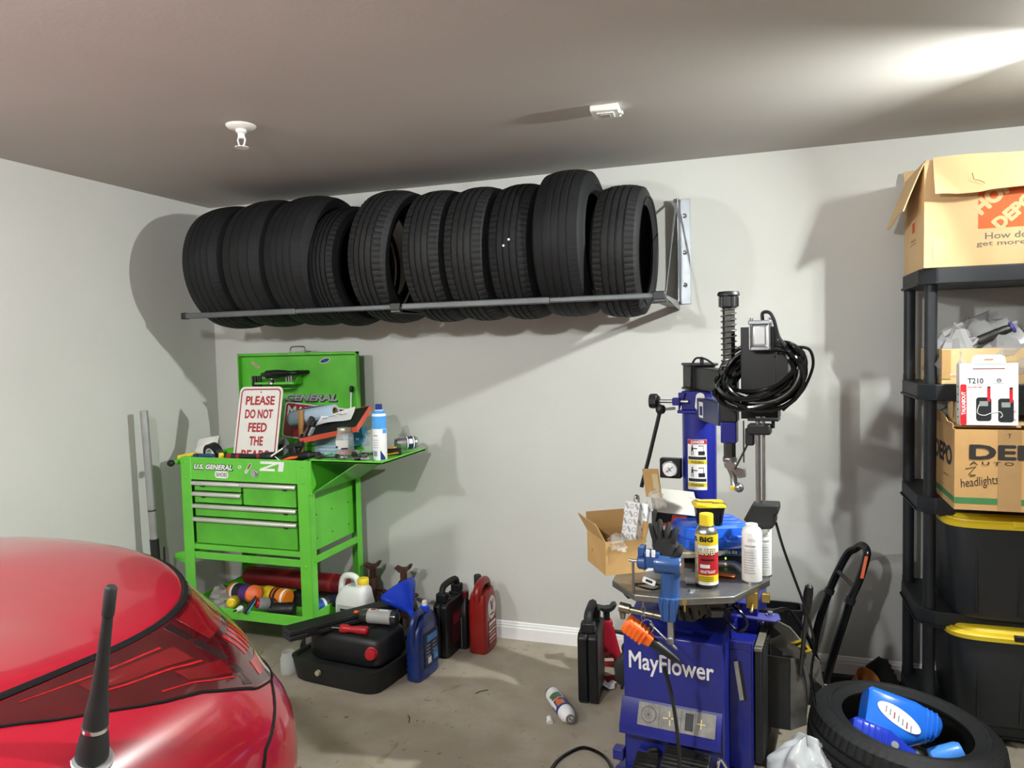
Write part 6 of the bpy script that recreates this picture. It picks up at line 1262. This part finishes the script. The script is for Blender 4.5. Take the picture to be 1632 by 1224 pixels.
# home improvement carton on top
HB = placed('cardboard_box', 'big cardboard moving box with orange logo on top of the shelving', 'box', TR(3.735, -.46, 1.831))
w, d, h = .60, .40, .405
m_hd = mat('moving box card', 'd5b485', .85, var=.06, scale=6, bump=.1, bscale=200)
part('bottom', B().lo((.005, .005, 0), (w-.005, d-.005, .004)), m_hd, HB)
for p, q in (((0, 0, 0), (w, .005, h)), ((0, d-.005, 0), (w, d, h)), ((0, .005, 0), (.005, d-.005, h)), ((w-.005, .005, 0), (w, d-.005, h))): part('wall', B().lo(p, q), m_hd, HB)
fr = [[(-.004+.02*0+x, -.006-.045*(j/3)**1.2-.004*math.sin(x*9), h+.004-.140*(j/3)+.004*math.sin(x*14+j)-(.004 if j == 3 and .10 < x < .2 else 0)) for x in [.03+.57*i/16 for i in range(17)]] for j in range(4)]
b = B(); b.sheet(fr, .004); part('front_flap', b, m_hd, HB)
b = B(); b.sheet([[(.002-.075*(j/4)**.9, y, h+.002-.185*(j/4)-.02*(j/4)*(y/d)+.006*math.sin(y*17)*(j/4)) for y in [.0+.37*i/10 for i in range(11)]] for j in range(5)], .004); part('side_flap', b, m_hd, HB)
b = B(); b.sheet([[(x, d+.004+.02*(j/3), h+.05*(j/3)+.006*math.sin(x*12)) for x in [.0+.6*i/10 for i in range(11)]] for j in range(4)], .004); part('back_flap', b, m_hd, HB)
m_ho = mat('retailer orange', 'cf5d2b', .7, var=.05); m_pg = mat('print grey brown', '6f675f', .7)
LG = decal(.20, .20, m_ho, HB, LF(.279, -.0005, .236), 'logo')
Rt = Matrix.Rotation(math.radians(45), 4, 'Z')
for s_, w_, hh, p in (('HOME', .20, .06, (-.035, .035)), ('DEPOT', .20, .05, (.03, -.028))): text(s_, w_, hh, m_hd, LG, TR(p[0], p[1], 0) @ Matrix.Rotation(math.radians(42), 4, 'Z'), bold=.06, lift=.0008)
text('How doers', .19, .024, m_pg, HB, LF(.297, -.0002, .108), bold=.01); text('get more done.', .265, .024, m_pg, HB, LF(.307, -.0002, .078), bold=.01)
decal(.05, .04, m_ho, HB, SF(-.0003, .20, .18), 'logo'); text('How doers', .10, .012, m_pg, HB, SF(-.0003, .20, .130)); text('get more done.', .12, .012, m_pg, HB, SF(-.0003, .20, .113))
part('tape_strip', B().lo((.03, -.0012, .02), (.075, -.0004, .11)), mat('clear tape', 'c9b48c'), HB)
part('crease', B().tube([(.145, -.055, h-.07), (.15, -.058, h-.095), (.17, -.060, h-.102), (.185, -.06, h-.112)], .0012, 4), mat('crease brown', '6b543a', .9), HB)
# open carton with bagged parts on the second shelf from the top
PB = placed('cardboard_box', 'flat open cardboard box holding bagged parts on the second shelf', 'box', TR(3.798, -.46, 1.385))
w, d, h = .54, .38, .135
part('bottom', B().lo((.004, .004, 0), (w-.004, d-.004, .003)), m_card, PB)
for p, q in (((0, 0, 0), (w, .004, h)), ((0, d-.004, 0), (w, d, h)), ((0, .004, 0), (.004, d-.004, h)), ((w-.004, .004, 0), (w, d-.004, h))): part('wall', B().lo(p, q), m_cardl, PB)
part('flap_fold', B().lo((.0, -.003, 0.02), (.03, 0, h-.004)), m_card, PB); part('tape_patch', B().lo((.30, -.0016, h-.05), (.345, -.0004, h)), m_cardd, PB)
m_film = mat('grey film', 'c8c8ca', .14, var=.12, alpha=.45)
for k, (x, y, z, w_, d_, h_, sd, lb) in enumerate(((3.86, -.36, 1.42, .19, .20, .185, 3, 'crumpled clear film bag at the left of the open parts box'), (4.00, -.27, 1.43, .30, .18, .215, 4, 'large crumpled grey film bag at the back of the open parts box'), (4.03, -.40, 1.42, .20, .14, .185, 5, 'clear bag holding a dark part in the middle of the open parts box'), (4.18, -.36, 1.42, .18, .16, .17, 6, 'crumpled clear film bag at the right of the open parts box'))):
    t = placed('parts_bag', lb, 'bag', TR(x, y, z)); part('film', crumple(w_, d_, h_, sd, 20, 9), m_film, t, smooth=16)
    part('knot', B().tube([(0, 0, h_*.9), (.01, 0, h_*1.02), (.03, .0, h_*1.05)], [.012, .006, .009], 7), m_film, t)
t = placed('bagged_part', 'dark metal part with a blue marked end lying across the film bags', 'part', along((3.925, -.415, 1.545), (4.045, -.425, 1.598))); part('body', B().lathe([(.014, 0), (.019, .01), (.019, .10), (.016, .115), (.016, .125)], 16), m_dsteel, t); part('end_mark', B().lathe([(.021, .118), (.023, .122), (.023, .128), (.019, .13), (.001, .13)], 16), mat('violet film', '5b57a8', .25, trans=.2), t); part('wrap', B().tube([(.017*math.cos(w), .017*math.sin(w), -.015+.02*math.sin(2*w)) for w in [2*PI*k/14 for k in range(14)]], .006, 6, closed=True), m_film, t)
# car lamp carton on the middle shelf, protruding
DM = TR(3.80, -.655, .9435, rz=-.02)
DP = placed('cardboard_box', 'cardboard box with black lettering and green stripe overhanging the middle shelf', 'box', DM)
w, d, h = .46, .50, .290
m_dp = mat('brown carton', 'bd9560', .85, var=.07, scale=7, bump=.1, bscale=200)
part('bottom', B().lo((.004, .004, 0), (w-.004, d-.004, .004)), m_dp, DP)
for p, q in (((0, 0, 0), (w, .004, h)), ((0, d-.004, 0), (w, d, h)), ((0, .004, 0), (.004, d-.004, h)), ((w-.004, .004, 0), (w, d-.004, h))): part('wall', B().lo(p, q), m_dp, DP)
part('top_flap', B().lo((0, .10, h-.002), (w*.5, d, h+.003)), m_cardl, DP); part('top_flap', B().lo((w*.5, .13, h+.002), (w, d, h+.006)), m_cardl, DP)
b = B(); b.sheet([[(.0-.0*j, .02+.42*i/5, h+.002+.045*j/2*(1 if i > 1 else .4)) for i in range(6)] for j in range(3)], .004); part('side_flap', b, m_cardd, DP)
m_dk2 = mat('dark carton print', '2a2724', .7)
text('DEPO', .30, .055, m_dk2, DP, LF(.195, -.0012, .210), bold=.04); text('A U T O   L A M P', .29, .012, m_dk2, DP, LF(.192, -.0012, .170), bold=.01); text('DEPO', .30, .075, m_dk2, DP, SF(-.0003, .19, .185), bold=.045); text('L A M P', .10, .010, m_dk2, DP, SF(-.0003, .14, .105))
text('T', .012, .014, m_dk2, DP, LF(.168, -.0015, .270)); decal(w-.002, .022, mat('green carton stripe', '3f7a48', .7), DP, LF(w/2, -.0003, .034), 'stripe'); decal(d-.002, .022, mat('green carton stripe', '3f7a48'), DP, SF(-.0003, d/2, .034), 'stripe')
part('tape_strip', B().lo((.134, -.0012, .0), (.205, -.0003, h)), mat('brown tape', 'a6845a', .35), DP)
# handwriting
hw = B()
for st in ([(.035, .150), (.066, .157), (.045, .130), (.066, .127), (.05, .122)],): hw.tube([(x, -.001, z) for x, z in st], .0014, 4)
part('handwriting', hw, m_dk2, DP)
text('headlights', .118, .042, m_dk2, DP, LF(.078, -.0003, .100) @ Matrix.Rotation(.16, 4, 'Z'), shear=.15, name='handwriting')
t = placed('paper_tube', 'beige paper wrapped tube standing behind the white product box', 'tube', TR(3.842, -.44, 1.238)); part('wrap', B().loft([(-.0, 0, 0, .018, .014, 3), (.08, 0, .01, .016, .012, 3), (.105, .004, .016, .013, .008, 2.5)], 18), m_cardl, t); part('fold', B().box((-.008, -.012, .05), (.012, .008, .07)), m_cardl, t, bevel=.002)
t = placed('film_scrap', 'crumpled clear film on the carton beside the beige tube', 'film', TR(3.845, -.33, 1.238)); part('film', crumple(.07, .12, .05, 17, 12, 6), m_film, t, smooth=18)
# two way radio package leaning on the shelf edge, standing on the carton
WT = placed('radio_package', 'white product box showing two black and red radios, standing on the lettered carton', 'box', frame((3.925, -.575, 1.362), (1, -.03, .0), (0, .05, 1)))
part('carton', B().lo((-.092, -.122, -.055), (.092, .105, 0)), m_wc, WT, bevel=.002)
b = B(); b.prism([(-.055, .10), (.055, .10), (.05, .130), (.035, .136), (-.035, .136), (-.05, .130)], -.0012, .0); part('hanger_tab', b, m_white_p, WT)
part('hanger_slot', B().prism(rr(.03, .006, .003), 0, .0005), m_cardd, WT, M=TR(0, .118, 0)); decal(.10, .0035, mat('dark red print', '7c2a26'), WT, TR(0, .085, 0), 'slit')
m_rp = mat('package red', 'c0252e', .45); m_rd = mat('radio dark', '25282b', .45)
rb = decal(.020, .150, m_rp, WT, TR(-.080, -.046, 0), 'side_band', r=.006); text('TALKABOUT', .085, .013, m_white_p, rb, TR(0, .005, 0) @ Matrix.Rotation(PI/2, 4, 'Z'), bold=.03)
text('T210', .050, .020, m_black_p, WT, TR(-.042, .041, 0), bold=.02); text('TWO-WAY RADIOS', .048, .004, m_black_p, WT, TR(-.042, .026, 0)); text('GO EXPLORE', .045, .0055, m_rp, WT, TR(-.044, .018, 0), bold=.02)
part('round_mark', B().lathe([(.0075, .0005), (.0050, .0005)], 18, cap=False), m_black_p, WT, M=TR(.032, .042, 0)); text('M', .006, .005, m_black_p, WT, TR(.032, .0425, 0), bold=.05)
decal(.03, .0018, m_grey, WT, TR(.032, .030, 0), 'print')
for k in range(6): part('icon', B().lathe([(.0042, .0005), (.0033, .0005)], 12, cap=False), m_grey, WT, M=TR(-.058, .004-k*.018, 0))
for k, (x, y) in enumerate(((-.016, -.062), (.053, -.066))):
    rb = part('radio_print', B().prism(rr(.048, .086, .010), 0, .0006), m_rd, WT, M=TR(x, y, 0)); part('antenna_print', B().prism(rr(.010, .056, .004), .0006, .0012), m_rp, rb, M=TR(.016, .055, 0)); part('screen_print', B().prism(rr(.027, .018, .002), .0006, .0012), mat('lcd print', '8e9896', .4), rb, M=TR(0, .020, 0)); part('antenna_tip', B().prism(rr(.010, .006, .002), .0012, .0014), m_rd, rb, M=TR(.016, .080, 0))
part('lanyard_print', B().tube(bez([(-.030, -.045, .0012), (-.036, -.075, .0012), (-.015, -.085, .0012), (.01, -.075, .0012), (.035, -.072, .0012), (.042, -.085, .0012), (.036, -.092, .0012)], 6), .0013, 4), m_whitep, WT)
for y in (-.07, -.10): text('20' if y > -.08 else '32', .008, .007, m_rp, WT, TR(.080, y, 0))
for k in range(5): decal(.014, .006, m_black_p, WT, frame((-.0924, .02-k*.028, -.028), (0, 0, 1), (0, 1, 0)), 'print')
# two lidded totes
def tote(label, x, y, z, w, d, h, sticker):
    t = thing('storage_tote', label, 'storage tote', (x, y, z))
    m_t = mat('tote black', '24272b', .45, var=.1, scale=5)
    b = B(); cx, cy = w/2, d/2
    b.loft([(0, cx, cy, w*.44, d*.43, 7), (.015, cx, cy, w*.455, d*.445, 7), (h*.72, cx, cy, w*.485, d*.48, 7), (h*.88, cx, cy, w*.488, d*.482, 7)], 56); part('bin', b, m_t, t)
    part('bin_rim', B().loft([(h*.855, cx, cy, w*.494, d*.49, 7), (h*.89, cx, cy, w*.494, d*.49, 7)], 56), m_t, t)
    for k in range(4): part('rib', B().lo((w*.14+k*w*.20, .014, h*.05), (w*.14+k*w*.20+.006, .026, h*.84)), m_t, t, bevel=.002)
    part('lid', B().loft([(h*.872, cx, cy, w*.505, d*.51, 6.5), (h*.915, cx, cy, w*.51, d*.515, 6.5), (h*.93, cx, cy, w*.50, d*.505, 6.5), (h*.93, cx, cy, w*.475, d*.475, 6.5), (h*.965, cx, cy, w*.462, d*.46, 6.5), (h*.975, cx, cy, w*.45, d*.445, 6.5)], 64), m_yel, t)
    part('lid_step', B().loft([(h*.93, cx, cy, w*.49, d*.492, 6.5), (h*.945, cx, cy, w*.487, d*.489, 6.5)], 56), m_yel, t)
    part('latch', B().lo((w*.30, -.012, h*.90), (w*.42, .004, h*.955)), m_blk if not sticker else m_yel, t, bevel=.003)
    if sticker:
        s = decal(.115, .125, m_white_p, t, LF(w*.5, .0185-.006, h*.66), 'label', r=.003); decal(.108, .085, mat('label photo grey', '5e656b', .5), s, TR(0, .012, 0), 'print', lift=.0008); decal(.108, .026, mat('label navy', '1f2a4f', .5), s, TR(0, -.046, 0), 'print', lift=.0008)
        decal(.07, .012, mat('label pink', 'c98c98', .5), s, TR(0, .048, 0), 'print', lift=.0012, r=.005)
        q = part('picture', B().prism([(-.042, .024), (.042, .024), (.036, -.024), (-.036, -.024)], .0008, .0013), m_rd, s); q2 = part('picture_lid', B().prism([(-.046, .030), (.046, .030), (.046, .022), (-.046, .022)], .0013, .0016), m_yel, s); part('picture_stripe', B().prism([(-.04, .006), (0, -.002), (.04, .006), (.04, .001), (0, -.007), (-.04, .001)], .0013, .0016), m_yel, s)
        text('STORAGE TOTE', .06, .006, m_white_p, s, TR(-.01, -.046, .0006)) if 0 else None
    return t
tote('black storage tote with yellow lid and picture label on the fourth shelf', 3.806, -.535, .496, .70, .46, .405, True)
tote('black storage tote with yellow lid on the bottom shelf behind the floor tire', 3.816, -.53, .086, .70, .46, .385, False)
